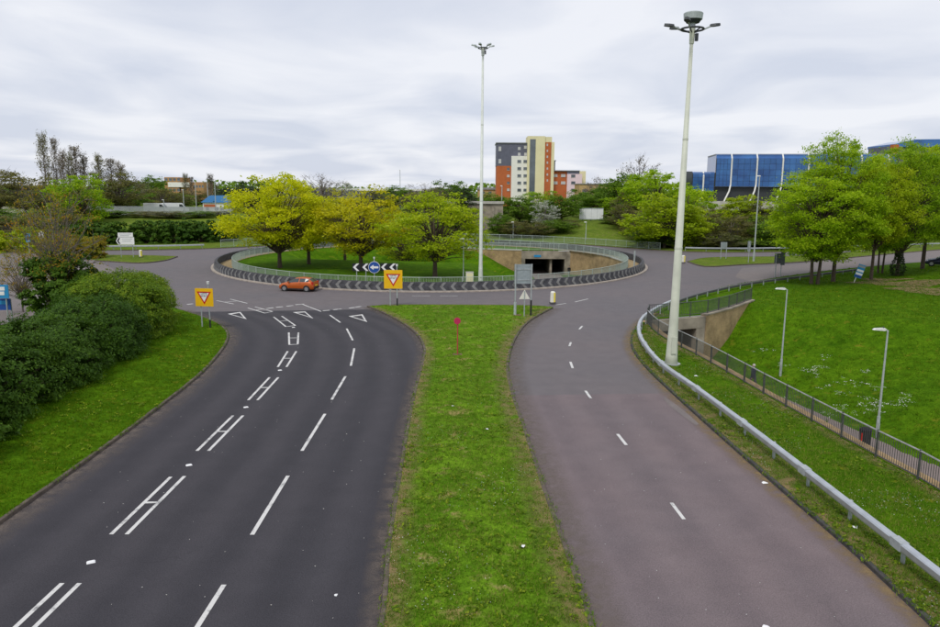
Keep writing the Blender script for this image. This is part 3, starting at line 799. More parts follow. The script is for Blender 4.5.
# ================================================================== WALLS AND UNDERPASSES
def wall_strip(line, tops, bots, th, name, mat, parent, coping=None):
    """upright wall along a polyline, UV 'run' in metres for the brick courses"""
    line = np.asarray(line, float); n = len(line); nn = normals2(line)
    s = np.r_[0, np.cumsum(np.linalg.norm(np.diff(line, axis=0), axis=1))]
    vs = []; uv = []
    for i in range(n):
        for o in (th / 2, -th / 2):
            p = line[i] + nn[i] * o
            vs += [(p[0], p[1], bots[i]), (p[0], p[1], tops[i])]; uv += [(s[i], bots[i]), (s[i], tops[i])]
    fs = []
    for i in range(n - 1):
        a, b = 4 * i, 4 * (i + 1)
        fs += [(a, b, b + 1, a + 1), (a + 2, a + 3, b + 3, b + 2), (a + 1, b + 1, b + 3, a + 3), (a, a + 2, b + 2, b)]
    fs += [(0, 1, 3, 2), (4 * n - 4, 4 * n - 2, 4 * n - 1, 4 * n - 3)]
    me = bpy.data.meshes.new(name); me.from_pydata(vs, [], fs); ul = me.uv_layers.new(name='run')
    idx = np.zeros(len(me.loops), int); me.loops.foreach_get('vertex_index', idx)
    ul.data.foreach_set('uv', np.array(uv)[idx].ravel())
    bm = bmesh.new(); bm.from_mesh(me); bmesh.ops.recalc_face_normals(bm, faces=bm.faces); bm.to_mesh(me); bm.free(); me.update()
    return obj(name, me, mat, parent)

def tunnel(origin, direction, width, z0, z1, length, label, wall_h, pillar=None, head=None, sign=False):
    """underpass: headwall beam, jambs, side walls, roof and floor, running back under the road"""
    rz = math.atan2(direction[1], direction[0]) - math.pi / 2
    root = empty('underpass', (origin[0], origin[1], 0), rz, label, 'underpass')
    hw = width / 2; l0, l1 = head
    b = MB(); b.box((0, 0.05, (z1 + wall_h) / 2), (l1 - l0, 0.5, wall_h - z1)); b.v = [(x + (l0 + l1) / 2, y, z) for x, y, z in b.v]
    b.build('beam', 'concrete', root)
    for sgn, e in ((-1, l0), (1, l1)):
        jw = abs(e) - hw
        if jw > 0.05:
            MB().box((sgn * (hw + jw / 2), 0.05, (z0 + z1) / 2 - 0.1), (jw - 0.004, 0.46, z1 - z0 + 0.2)).build('jamb', 'concrete', root)
    for sgn in (-1, 1):
        MB().box((sgn * (hw + 0.15), length / 2 + 0.3, (z0 + z1) / 2), (0.3, length, z1 - z0 + 0.3)).build('side_wall', 'tunnel_wall', root)
    MB().box((0, length / 2 + 0.3, z1 + 0.16), (width + 0.5, length, 0.3)).build('roof', 'tunnel_wall', root)
    MB().box((0, length / 2, z0 - 0.1), (width + 0.5, length + 0.6, 0.2)).build('floor', 'path_asphalt', root)
    MB().box((0, length + 0.4, (z0 + z1) / 2), (width + 0.5, 0.2, z1 - z0 + 0.4)).build('end_wall', 'tunnel_wall', root)
    if pillar is not None:
        MB().box((pillar, length / 2 + 0.2, (z0 + z1) / 2), (0.35, length - 0.4, z1 - z0)).build('dividing_wall', 'concrete', root)
    if sign:
        MB().box((-1.2, -0.235, z1 + 0.45), (1.1, 0.05, 0.35)).build('blue_plate', 'sign_cyan', root)
    return root
# underpass at the far side of the island
tunnel((11.9, 115.0), (0.02, 1), 6.3, -3.8, -1.25, 16, 'concrete underpass mouth in the far brick wall of the island', 0.0, 1.0, (-3.75, 4.1), True)
# underpass below the exit road
hd = HEADW[1] - HEADW[0]; hl = np.linalg.norm(hd); hn = np.array((-hd[1], hd[0])) / hl; hc = HEADW.mean(0)
tunnel(tuple(hc), tuple(hn), 4.0, -4.0, -0.78, 14, 'concrete underpass mouth below the road by the tall cream mast', 0.06, None, (-hl / 2, hl / 2))
rw = empty('retaining_wall', (0, 0, 0), label='splayed brick wing walls beside the near underpass mouth', cat='wall')
w2 = np.vstack([np.linspace(a, b, 6)[:-1] for a, b in zip(WING[:-1], WING[1:])] + [WING[-1:]])
wall_strip(w2, np.interp(np.arange(len(w2)), [0, len(w2) - 1], [0.12, 0.16]), np.full(len(w2), -4.3), 0.42, 'wing_wall', 'wall_brick', rw)
obj('coping', sweep(w2, 0.14, [(0.27, 0.0), (0.27, 0.10), (-0.27, 0.10), (-0.27, 0.0)], 'coping'), 'concrete', rw)
w3 = np.vstack([np.linspace(a, b, 6)[:-1] for a, b in zip(LWING[:-1], LWING[1:])] + [LWING[-1:]])
wall_strip(w3, np.full(len(w3), 0.12), np.full(len(w3), -4.3), 0.42, 'wing_wall', 'wall_brick', rw)
iwr = empty('retaining_wall', (0, 0, 0), label='long curved brick retaining wall at the back of the island', cat='wall')
for l in (IWALL_L, IWALL_R):
    q = np.vstack([np.linspace(a, b, 6)[:-1] for a, b in zip(l[:-1], l[1:])] + [l[-1:]])
    wall_strip(q, np.full(len(q), 0.03), np.full(len(q), -4.2), 0.36, 'brick_wall', 'wall_brick', iwr)
    obj('coping', sweep(q, 0.03, [(0.25, 0.0), (0.25, 0.12), (-0.25, 0.12), (-0.25, 0.0)], 'coping'), 'concrete_pale', iwr)

# chevron wall: dark blocks with a pale arrow-shaped stone each
per = ell(0.25, 720); per_s = np.r_[0, np.cumsum(np.linalg.norm(np.diff(np.vstack([per, per[:1]]), axis=0), axis=1))]
NB = 184; BL = per_s[-1] / NB
blk = MB(); h_ = 0.80
blk.add([(-BL / 2, 0, 0), (BL / 2, 0, 0), (BL / 2, 0.5, 0), (-BL / 2, 0.5, 0), (-BL / 2 , 0.22, h_), (BL / 2, 0.22, h_), (BL / 2, 0.5, h_), (-BL / 2, 0.5, h_)],
        [(0, 1, 5, 4), (4, 5, 6, 7), (3, 2, 6, 7)[::-1], (0, 4, 7, 3), (1, 2, 6, 5)])
blk_m = blk.mesh('block'); blk_m.materials.append(MATS['chevron_dark'])
# arrow stone: points along -x (anticlockwise travel runs +x; traffic runs the other way)
chv = MB()
def onface(a, t, pr=0.03):            # a along, t up the sloping face 0..1
    return (a, 0.22 * t - pr, h_ * t)
T0, T1 = 0.05, 0.97; wv_ = BL * 0.30
A0 = [onface(-0.02, T0), onface(-0.34 * BL, 0.5), onface(-0.02, T1), onface(-0.02 + wv_, T1), onface(-0.34 * BL + wv_, 0.5), onface(-0.02 + wv_, T0)]
B0 = [(x, y + 0.06, z) for x, y, z in A0]
chv.add(A0 + B0, [(0, 1, 4, 5), (1, 2, 3, 4), (6, 7, 1, 0), (7, 8, 2, 1), (8, 9, 3, 2), (9, 10, 4, 3), (10, 11, 5, 4), (11, 6, 0, 5)])
chv_m = chv.mesh('arrow_stone'); chv_m.materials.append(MATS['chevron_pale'])
cw = empty('chevron_wall', (0, 0, 0), label='low sloping black wall with pale chevrons ringing the roundabout', cat='wall')
pp = np.vstack([per, per[:1]])
for i in range(NB):
    s0 = (i + 0.5) * BL
    x = np.interp(s0, per_s, pp[:, 0]); y = np.interp(s0, per_s, pp[:, 1])
    x2 = np.interp(s0 + 0.3, per_s, pp[:, 0]); y2 = np.interp(s0 + 0.3, per_s, pp[:, 1])
    a = math.atan2(y2 - y, x2 - x)
    o = obj('block', blk_m, None, cw); o.location = (x, y, 0.10 + random.uniform(-0.01, 0.01)); o.rotation_euler = (0, 0, a)
    c = obj('arrow_stone', chv_m, None, cw); c.location = o.location; c.rotation_euler = o.rotation_euler

# ================================================================== FENCES AND BARRIER
def railing(line, zf, label, h, mat, top_mat, pitch=2.0, bar_gap=0.11, single_bars=None, closed=False, name='railing', thick_post=0.06, z_off=0.0, bar_r=0.011, group=None):
    root = empty(name, (0, 0, 0), label=label, cat='railing', group=group)
    p, t = resample(line, pitch)
    if closed:
        p = np.vstack([p[:-1], p[:1]]) if np.linalg.norm(p[-1] - p[0]) < pitch * 0.6 else np.vstack([p, p[:1]])
    z = zf(p) + z_off
    post = MB().box((0, 0, h / 2), (thick_post, thick_post, h + 0.1)).mesh('post'); post.materials.append(MATS[mat])
    bar = MB().box((0, 0, 0), (bar_r * 2, bar_r * 2, h - 0.2)).mesh('bar'); bar.materials.append(MATS[mat])
    nb = 0
    for i in range(len(p)):
        if not (closed and i == len(p) - 1):
            o = obj('post', post, None, root); o.location = (*p[i], z[i])
            j = min(i, len(p) - 2); o.rotation_euler = (0, 0, math.atan2(*(p[j + 1] - p[j])[::-1]))
        if i == len(p) - 1: break
        a = Vector((*p[i], z[i])); b = Vector((*p[i + 1], z[i + 1])); d = b - a; L = d.length; ang = math.atan2(d.y, d.x)
        up = Vector((0, 0, 1))
        m = MB(); m.tube([a + up * h, b + up * h], 0.032, 6)
        m.build('top_rail', top_mat, root)
        m = MB(); m.tube([a + up * 0.12, b + up * 0.12], 0.022, 6)
        n = int(L / bar_gap)
        for k in range(1, n):
            q = a + d * (k / n)
            if single_bars and single_bars(q) and nb < 300:
                ob = obj('bar', bar, None, root); ob.location = q + up * (h / 2 + 0.04); ob.rotation_euler = (0, 0, ang); nb += 1
            else:
                m.box(tuple(q + up * (h / 2 + 0.04)), (bar_r * 2, bar_r * 2, h - 0.2), ang)
        m.build('panel', mat, root)
    return root
railing(FENCE[::-1], flat(0.1), 'dark steel railing along the edge above the sunken footpath', 0.98, 'fence_dark', 'fence_top', 2.0, 0.11, lambda q: 19.5 < q.y < 47, name='railing', bar_r=0.0075, thick_post=0.055)
hw_line = np.vstack([np.linspace((12.5, 50.0), HEADW[0], 3)[:-1], np.linspace(HEADW[0], HEADW[1], 5)[:-1], np.linspace(WING[0], WING[1], 4)[:-1], np.linspace(WING[1], WING[2], 4)])
railing(hw_line, flat(0.16), 'dark mesh railing on top of the near underpass mouth', 1.05, 'fence_dark', 'fence_dark', 1.9, 0.13)
fr_line = ell(2.4, 400)
fr_line = np.vstack([fr_line, fr_line[:1]])
railing(fr_line, flat(0.07), 'pale green steel railing ringing the roundabout lawn', 1.05, 'fence_pale', 'fence_pale', 2.05, 0.13, closed=True, bar_r=0.012)
pl = np.vstack([offs(IWALL_L, 0.0)[:3][::-1], [(16.0, 115.0)]])
railing(np.vstack([np.linspace((-2, 118.9), (8.2, 115.1), 6)[:-1], np.linspace((8.2, 115.1), (16.0, 115.1), 5), ]), flat(0.10), 'pale railing above the far underpass mouth', 1.05, 'fence_pale', 'fence_pale', 2.0, 0.14)
fo = FE[(FE[:, 0] > -12) & (FE[:, 0] < 33)]
railing(offs(fo, 1.0), lambda p: z_far(p), 'long pale railing beyond the far side of the roundabout', 1.1, 'fence_pale', 'fence_pale', 2.2, 0.16)
fl = FE[(FE[:, 0] > -40) & (FE[:, 0] < -27)]
railing(offs(fl, 1.4), lambda p: z_far(p), 'short pale railing beside the left side of the roundabout', 1.2, 'fence_pale', 'fence_pale', 2.2, 0.16)

# crash barrier
bpts = [G(*q, 0.6) for q in ((936, 574), (850, 507), (760, 437), (700, 392), (662, 365), (645, 346), (638.5, 332), (641, 320), (652, 311), (668, 303), (690, 295), (715, 288.5), (740, 283.5), (770, 278.8), (800, 275.2), (830, 271.5), (862, 267.5))]
b0 = np.array(bpts[0]); b1 = np.array(bpts[1]); ext = b0 + (b0 - b1) / np.linalg.norm(b0 - b1) * 25
bc = smooth_curve([tuple(ext)] + bpts, 0.5)
bar_root = empty('crash_barrier', (0, 0, 0), label='galvanised steel crash barrier curving along the road edge', cat='barrier')
prof = [(0.07, -0.10), (0.085, -0.06), (0.085, 0.07), (0.06, 0.11), (-0.10, 0.11), (-0.13, 0.08), (-0.13, -0.10)]
obj('beam', sweep(bc[bc[:, 1] < 58], 0.62, prof, 'beam'), 'galvanised', bar_root)
shaded_root = empty('crash_barrier', (0, 0, 0), label='low barrier with its shadow side coloured dark along the kerb of the side arm', cat='barrier')
obj('beam', sweep(bc[bc[:, 1] > 57.6], 0.42, prof, 'beam'), 'fence_dark', shaded_root)  # continues the galvanised barrier; its shadow side is put into the beam colour
bpst = MB(); bpst.box((0, 0, 0.26), (0.10, 0.06, 0.64)); bpst = bpst.mesh('post'); bpst.materials.append(MATS['steel_grey'])
pr, _ = resample(bc, 2.4)
for i in range(len(pr) - 1):
    d = pr[i + 1] - pr[i]; n = np.array((d[1], -d[0])) / np.linalg.norm(d)
    o = obj('post', bpst, None, bar_root if pr[i][1] < 58 else shaded_root); o.location = (pr[i][0] + n[0] * 0.16, pr[i][1] + n[1] * 0.16, 0.12 if pr[i][1] < 58 else -0.10); o.rotation_euler = (0, 0, math.atan2(d[1], d[0]))
slv = MB(); slv.box((0, 0, 0), (0.42, 0.236, 0.224)); slv = slv.mesh('joint_sleeve'); slv.materials.append(MATS['steel_grey'])
for i in range(1, len(pr) - 1, 2):
    d = pr[i + 1] - pr[i - 1]; n = np.array((-d[1], d[0])) / np.linalg.norm(d)
    if pr[i][1] < 56:
        o = obj('joint_sleeve', slv, None, bar_root); o.location = (pr[i][0] - n[0] * 0.022, pr[i][1] - n[1] * 0.022, 0.625); o.rotation_euler = (0, 0, math.atan2(d[1], d[0]))
# guard rail on the far side of the left arm
gl = FE[(FE[:, 0] > -110) & (FE[:, 0] < -41)]
gl = offs(gl, 0.9)
g_root = empty('crash_barrier', (0, 0, 0), label='pale guard rail in front of the dark roadside hedge', cat='barrier')
obj('beam', sweep(gl, 0.62, prof, 'beam'), 'galvanised', g_root)
pr, _ = resample(gl, 3.2)
for i in range(len(pr)):
    o = obj('post', bpst, None, g_root); o.location = (pr[i][0], pr[i][1] + 0.15, 0.12)
gl2 = offs(FE[(FE[:, 0] > 34) & (FE[:, 0] < 128)], 1.0)
g_root = empty('crash_barrier', (0, 0, 0), label='grey guard rail behind the splitter island below the trees', cat='barrier')
obj('beam', sweep(gl2, 0.62, prof, 'beam'), 'galvanised', g_root)
pr, _ = resample(gl2, 3.2)
for i in range(len(pr)):
    o = obj('post', bpst, None, g_root); o.location = (pr[i][0], pr[i][1] + 0.15, 0.12)

# ================================================================== LIGHTING COLUMNS
def high_mast(x, y, z, top, r0, r1, mat, label, drum):
    root = empty('lighting_mast', (x, y, z), 0.3, label, 'lamp post')
    H = top - z
    m = MB(); m.tube([(0, 0, -0.1), (0, 0, 0.5), (0, 0, 2.2), (0, 0, H - 0.6)], [r0 * 1.12, r0 * 0.96, r0 * 0.74, r1], 12); m.build('pole', mat, root, True)
    MB().tube([(0, 0, -0.05), (0, 0, 0.06)], r0 * 1.5, 12).build('base_plate', 'steel_grey', root)
    for fz in (0.36, 0.68):
        rz_ = r0 * 0.74 + (r1 - r0 * 0.74) * (fz * H - 2.2) / (H - 2.8)
        MB().tube([(0, 0, fz * H - 0.05), (0, 0, fz * H + 0.05)], rz_ * 1.06, 12).build('section_joint', mat, root)
    MB().box((0, -r0 * 0.98, 1.1), (r0 * 0.8, 0.08, 0.9)).build('service_door', mat, root)
    MB().tube([(0, 0, H - 0.9), (0, 0, H - 0.15)], [r1 * 1.4, r1 * 1.8], 10).build('collar', mat, root)
    rr = 0.55 if drum else 0.45
    ring = MB(); n = 20
    pts = [(rr * math.cos(2 * math.pi * k / n), rr * math.sin(2 * math.pi * k / n), H - 0.2) for k in range(n + 1)]
    ring.tube(pts, 0.05, 6)
    for k in range(6):
        a = k * math.pi / 3; ring.tube([(0, 0, H - 0.4), (rr * math.cos(a), rr * math.sin(a), H - 0.2)], 0.035, 5)
    ring.build('head_ring', 'dark_metal', root)
    if drum:
        d = MB(); d.tube([(0, 0, H + 0.25), (0, 0, H + 0.54), (0, 0, H + 0.59)], [0.45, 0.48, 0.42], 20); d.build('drum', 'lamp_grey', root)
        MB().tube([(0, 0, H + 0.10), (0, 0, H + 0.246)], [0.32, 0.42], 20).build('drum_underside', 'dark_metal', root)
        MB().tube([(0, 0, H - 0.2), (0, 0, H + 0.1)], 0.14, 8).build('neck', 'steel_grey', root)
    lamps = (0.05, 2.2, math.pi - 0.25, 4.2) if drum else [k * math.pi / 3 + 0.2 for k in range(6)]
    for a in lamps:
        ca, sa = math.cos(a), math.sin(a); reach = 0.40 if drum else 0.25
        f = MB(); f.tube([(rr * ca, rr * sa, H - 0.2), ((rr + reach) * ca, (rr + reach) * sa, H - 0.02)], 0.045, 6); f.build('lamp_arm', 'steel_grey', root)
        lm = MB(); L = 0.52; W = 0.24
        prof_ = [(0, -W * 0.6, 0), (L * 0.5, -W, 0), (L, -W * 0.55, 0), (L, W * 0.55, 0), (L * 0.5, W, 0), (0, W * 0.6, 0)]
        b_ = rr + reach - 0.08
        def tr(q, dz): return ((b_ + q[0]) * ca - q[1] * 0.7 * sa, (b_ + q[0]) * sa + q[1] * 0.7 * ca, H + dz + q[0] * 0.12)
        lm.add([tr(q, -0.06) for q in prof_] + [tr((q[0] * 0.9 + 0.03, q[1] * 0.75), 0.06) for q in prof_],
               [tuple(range(6)), tuple(range(11, 5, -1))] + [(k, k + 6, (k + 1) % 6 + 6, (k + 1) % 6) for k in range(6)])
        lm.build('lantern', 'dark_metal' if drum else 'lamp_grey', root)
    MB().box((r1 * 2.4, -0.1, H - 0.6), (0.14, 0.14, 0.36)).build('winch_box', 'dark_metal', root)
    return root
x, y = G(671, 366); tz = P(693, 19, y)
MR_ = high_mast(x, y, 0.1, P(693, 25, y)[2], 0.33, 0.085, 'mast_cream', 'tall tapering cream mast with drum head on the verge by the barrier', True)
MR_.rotation_euler = (0, math.atan2(P(693, 21, y)[0] - x, P(693, 21, y)[2]), 0)
x, y = G(480.5, 283.5); mc = high_mast(x, y, 0.0, P(483, 46, y)[2], 0.25, 0.10, 'mast_pale', 'tall pale mast with ring of floodlights inside the roundabout', False)
mc.rotation_euler = (0, math.atan2(P(483, 43, y)[0] - x, P(483, 43, y)[2]), 0)

def lamp_post(base, hgt, label, r0=0.08, head='flat', group=None, turn=0.0):
    root = empty('lamp_post', base, turn, label, 'lamp post', group)
    m = MB(); m.tube([(0, 0, -0.2), (0, 0, 1.2)], [r0 * 1.15, r0 * 1.12], 8); m.build('base_column', 'lamp_grey', root)
    m = MB(); m.tube([(0, 0, 1.2), (0, 0, hgt)], [r0 * 0.8, r0 * 0.55], 8); m.build('column', 'lamp_grey', root)
    MB().box((0, -r0 * 1.15, 0.6), (r0 * 1.2, 0.03, 0.5)).build('service_door', 'steel_grey', root)
    if head == 'flat':
        m = MB(); m.tube([(0, 0, hgt - 0.05), (-0.22, 0, hgt + 0.06)], 0.03, 6); m.build('bracket', 'lamp_grey', root)
        m = MB(); m.prism([(-0.80, hgt + 0.02), (-0.2, hgt - 0.02), (-0.1, hgt + 0.05), (-0.2, hgt + 0.13), (-0.7, hgt + 0.10)], -0.11, 0.11); m.build('lantern', 'lamp_clear', root)
        MB().tube([(-0.25, 0, hgt + 0.12), (-0.25, 0, hgt + 0.2)], 0.035, 6).build('photocell', 'dark_metal', root)
    elif head == 'double':
        for s in (-1, 1):
            m = MB(); m.tube([(0, 0, hgt - 0.1), (s * 0.9, 0, hgt + 0.15)], 0.04, 6); m.build('bracket', 'lamp_grey', root)
            m = MB(); m.box((s * 1.2, 0, hgt + 0.17), (0.75, 0.28, 0.14), 0, 0.7); m.build('lantern', 'lamp_clear', root)
    else:
        m = MB(); m.box((-0.15, 0, hgt + 0.05), (0.55, 0.24, 0.14), 0, 0.7); m.build('lantern', 'lamp_clear', root)
    return root
def zr1(x, y): return float(z_right(np.array([[x, y]]))[0])
lamp_post((21.75, 49.0, zr1(21.75, 49.0)), 6.1, 'slim grey lamp post on the bank beside the walking person', 0.075)
lamp_post((22.45, 38.0, zr1(22.45, 38.0)), 6.0, 'slim grey lamp post on the bank beside the black bin', 0.08)
x, y = G(463, 285); lamp_post((x, y + 3, -0.2), 4.6, 'thin lamp post on the island lawn beside the pale mast', 0.06, 'small')
p_ = P(513, 243, 142); lamp_post((p_[0], 142, float(z_far(np.array([[p_[0], 142]]))[0])), 3.2, 'short lamp post below the shrubs behind the long railing', 0.1, 'small')
p_ = P(585.5, 246, 138); lamp_post((p_[0], 138, float(z_far(np.array([[p_[0], 138]]))[0])), 3.4, 'short lamp post on the grass slope below the white billboard', 0.09, 'small')
x, y = G(753.5, 262); lamp_post((x, y, 0.1), P(753, 177, y)[2], 'tall grey street lamp on the splitter island before the blue building', 0.13, 'small')

# ================================================================== SIGNS AND STREET FURNITURE
def post(mb, x, y, z0, z1, r=0.04): mb.tube([(x, y, z0), (x, y, z1)], r, 8)
def give_way(px, base_v, half, z_lo, z_hi, label, rz, posts):
    x, y = G(px, base_v); root = empty('give_way_sign', (x, y, 0.15), rz, label, 'road sign', 'yellow give way boards')
    h = z_hi - z_lo; c = (z_hi + z_lo) / 2
    MB().box((0, 0, c), (2 * half, 0.03, h)).build('backing_board', 'sign_yellow', root)
    k = half * 0.80
    tri = lambda s, cz: [(-s, cz + s * 0.58), (s, cz + s * 0.58), (0, cz - s * 1.155)]
    cz = c + 0.10
    MB().prism(tri(k, cz), -0.022, -0.017).build('red_triangle', 'sign_red', root)
    MB().prism(tri(k * 0.70, cz), -0.028, -0.0235).build('white_triangle', 'sign_white', root)
    tm = text_mesh('GIVE\nWAY', 0.20 * half / 0.6)
    o = obj('lettering', tm, 'sign_black', root); o.location = (0, -0.032, cz + k * 0.16); o.rotation_euler = (R(90), 0, 0)
    for i, dx in enumerate(posts):
        m = MB(); post(m, dx, 0.06, -0.1, z_hi + (0.28 if i else 0.0), 0.045); o = m.build('post', 'steel_grey', root)
        m = MB(); post(m, dx, 0.06, -0.08, 0.55, 0.058)
        if i: m.build('sleeve', 'plastic_black', o)
    m = MB(); m.tube([(posts[-1], 0.06, z_hi + 0.28), (posts[-1], 0.06, z_hi + 0.46)], [0.07, 0.10], 8); m.build('post_cap', 'sign_white', root)
    MB().box((0, 0.05, 0.08 - 0.14), (1.1, 0.6, 0.04)).build('bare_patch', 'soil', root)
    return root
give_way(206, 330, 0.62, 1.45, 2.65, 'yellow board with give way triangle on the verge by the hedge', -0.12, (-0.28, 0.28))
give_way(393.5, 307, 0.74, 1.35, 2.85, 'yellow board with give way triangle at the head of the median', 0.0, (-0.26, 0.30))

# chevron boards and round arrow sign on the island edge
def chevron_sign(px, i):
    x, y, z = P(px, 267.2, 69.6); root = empty('chevron_sign', (x, y, 0.1), 0, ['black and white chevron board at the outer end, farthest from the yellow board', 'black and white chevron board next left of the round blue arrow sign', 'black and white chevron board next right of the round blue arrow sign', 'black and white chevron board half behind the yellow give way board'][i], 'road sign', 'chevron boards on the roundabout')
    zc_ = z - 0.1; s = 0.40
    MB().box((0, 0, zc_), (2 * s, 0.03, 2 * s * 0.92)).build('board', 'sign_black', root)
    e = s * 0.90
    MB().prism([(e * 0.05, zc_ + e), (-e * 0.95, zc_), (e * 0.05, zc_ - e), (e * 0.75, zc_ - e), (-e * 0.25, zc_), (e * 0.75, zc_ + e)], -0.024, -0.016).build('chevron', 'sign_white', root)
    m = MB(); post(m, 0, 0.05, -0.1, zc_ + s * 0.8, 0.04); m.build('post', 'steel_grey', root)
for i, px in enumerate((356.5, 365.8, 384.6, 393.0)): chevron_sign(px, i)
x, y, z = P(374.2, 267.3, 69.3)
root = empty('arrow_sign', (x, y, 0.1), 0, 'round blue sign with white arrow pointing left', 'road sign')
zc_ = z - 0.1; rd = 0.57
disc = lambda r, n=28: [(r * math.cos(2 * math.pi * k / n), zc_ + r * math.sin(2 * math.pi * k / n)) for k in range(n)]
MB().prism(disc(rd), -0.015, 0.015).build('rim', 'sign_white', root)
MB().prism(disc(rd * 0.93), -0.022, -0.017).build('disc', 'sign_blue', root)
a_ = rd * 0.72
MB().prism([(-a_, zc_), (-a_ * 0.15, zc_ + a_ * 0.62), (-a_ * 0.15, zc_ + a_ * 0.24), (a_, zc_ + a_ * 0.24), (a_, zc_ - a_ * 0.24), (-a_ * 0.15, zc_ - a_ * 0.24), (-a_ * 0.15, zc_ - a_ * 0.62)], -0.030, -0.0235).build('arrow', 'sign_white', root)
m = MB(); post(m, 0, 0.06, -0.1, zc_ + rd + 0.25, 0.045); m.build('post', 'steel_grey', root)
m = MB(); m.tube([(0, 0.06, zc_ + rd + 0.25), (0, 0.06, zc_ + rd + 0.42)], [0.06, 0.10], 8); m.build('post_cap', 'sign_white', root)

# big sign seen from behind, with a small triangular sign
x, y = G(523, 317)
root = empty('direction_sign', (x, y, 0.18), 0.12, 'large grey sign seen from behind on two posts at the head of the median', 'road sign')
MB().box((-0.02, 0.05, 3.05), (1.35, 0.04, 1.45)).build('panel', 'sign_back', root)
for zz in (2.6, 3.4): MB().box((-0.02, 0.015, zz), (1.33, 0.03, 0.06)).build('brace', 'steel_grey', root)
for dx in (-0.62, 0.58):
    m = MB(); post(m, dx, -0.05, -0.1, 3.8, 0.055); o = m.build('post', 'steel_grey', root)
m = MB(); post(m, 0.58, -0.05, -0.05, 1.1, 0.07); m.build('sleeve', 'plastic_black', root)
m = MB(); post(m, -0.62, -0.05, -0.05, 0.95, 0.10); m.build('cabinet_sleeve', 'lamp_grey', root)
MB().box((-0.5, -0.05, -0.02), (0.7, 0.5, 0.05)).build('bare_patch', 'soil', root)
root = empty('warning_sign', (x + 0.05, y - 0.5, 0.18), 0.1, 'small triangular sign seen from behind in front of the large grey sign', 'road sign')
MB().prism([(-0.40, 1.25), (0.40, 1.25), (0, 1.95)], 0.02, 0.05).build('panel', 'bollard_white', root)
m = MB(); post(m, 0, 0, -0.1, 1.85, 0.042); m.build('post', 'steel_grey', root)
x, y = G(552.5, 304.5)
def bollard(x, y, label, z=0.1):
    root = empty('bollard', (x, y, z), 0.0, label, 'bollard')
    m = MB(); m.box((0, 0, 0.05), (0.5, 0.34, 0.1)); m.build('base', 'kerb_dark', root)
    m = MB(); m.tube([(-0.0, 0, 0.10), (0, 0, 0.92), (0, 0, 1.0)], [0.21, 0.20, 0.15], 12); m.build('body', 'bollard_white', root)
    m = MB(); m.box((0.14, -0.10, 0.52), (0.12, 0.24, 0.78)); m.build('reflector', 'bollard_yellow', root)
bollard(x, y, 'squat white and yellow bollard at the corner of the median')
x, y = G(683, 263.5); bollard(x, y, 'squat white and yellow bollard at the tip of the far splitter island')
x, y = G(141, 258); bollard(x, y, 'pale bollard beside the white direction sign')
# red marker
x, y = G(457.5, 357.5)
root = empty('marker_post', (x, y, 0.18), 0.0, 'thin red post with round magenta disc in the median grass', 'marker post')
m = MB(); m.tube([(0, 0, -0.1), (0.0, 0, 1.85)], 0.035, 6); m.build('post', 'marker_red', root)
n = 18; MB().prism([(0.19 * math.cos(2 * math.pi * k / n) - 0.02, 1.92 + 0.19 * math.sin(2 * math.pi * k / n)) for k in range(n)], -0.055, -0.02).build('disc', 'marker_pink', root)
MB().box((0, 0, 0.0), (0.5, 0.4, 0.03)).build('bare_patch', 'soil', root)
# direction sign at left
x, y = G(127, 258)
root = empty('direction_sign', (x, y, 0.1), 0.05, 'white direction sign of two panels with black chevron at left', 'road sign')
MB().box((0, 0, 3.05), (2.0, 0.05, 0.55)).build('top_panel', 'sign_white', root)
MB().prism([(-1.05, 2.72), (-1.05, 1.72), (-1.35, 2.2)][::-1] and [(-1.30, 2.22), (-1.02, 2.72), (1.12, 2.72), (1.12, 1.72), (-1.02, 1.72)], -0.025, 0.025).build('arrow_panel', 'sign_white', root)
MB().prism([(-1.16, 2.22), (-0.92, 2.62), (-0.70, 2.62), (-0.94, 2.22), (-0.70, 1.82), (-0.92, 1.82)], -0.034, -0.027).build('black_chevron', 'sign_black', root)
for i, (xa, xb, zz) in enumerate(((-0.5, 0.9, 2.5), (-0.45, 0.7, 2.2), (-0.8, 0.8, 3.15), (-0.7, 0.5, 2.95))):
    MB().box(((xa + xb) / 2, -0.034, zz), (xb - xa, 0.006, 0.05)).build('text_line', 'sign_back', root)
for dx in (-0.75, 0.85):
    m = MB(); post(m, dx, 0.07, -0.1, 3.3, 0.05); m.build('post', 'steel_grey', root)
# signs on the right arm
def back_sign(px, bv, w_, zlo, zhi, label, mat, legs, extra=None):
    x, y = G(px, bv); root = empty('road_sign', (x, y, 0.1), 0.15, label, 'road sign')
    MB().box((0, 0, (zlo + zhi) / 2), (w_, 0.04, zhi - zlo)).build('panel', mat, root)
    for dx in legs:
        m = MB(); post(m, dx, -0.06, -0.1, zhi, 0.05); m.build('post', 'steel_grey', root)
    if extra: MB().box((extra, -0.12, zhi - 0.5), (0.5, 0.04, 1.6)).build('second_panel', mat, root)
back_sign(723, 259.5, 0.95, 1.4, 2.35, 'pale grey sign back on two legs on the splitter island', 'sign_back', (-0.4, 0.4))
back_sign(748, 263.5, 0.42, 1.5, 2.9, 'narrow upright sign with white top on the splitter island', 'sign_back', (0,))
back_sign(777, 278.0, 0.95, 1.55, 2.65, 'dark grey pair of sign backs behind the crash barrier', 'sign_back_dark', (-0.3, 0.35), 0.45)
x, y = G(634.5, 268.5)
root = empty('sign_post', (x, y, 0.1), 1.45, 'pale post with sign turned edge on at the island rim', 'road sign')
MB().box((0, 0, 1.55), (0.62, 0.04, 0.62)).build('panel', 'sign_back', root)
m = MB(); post(m, 0, 0.06, -0.1, 2.1, 0.09); m.build('post', 'lamp_grey', root)
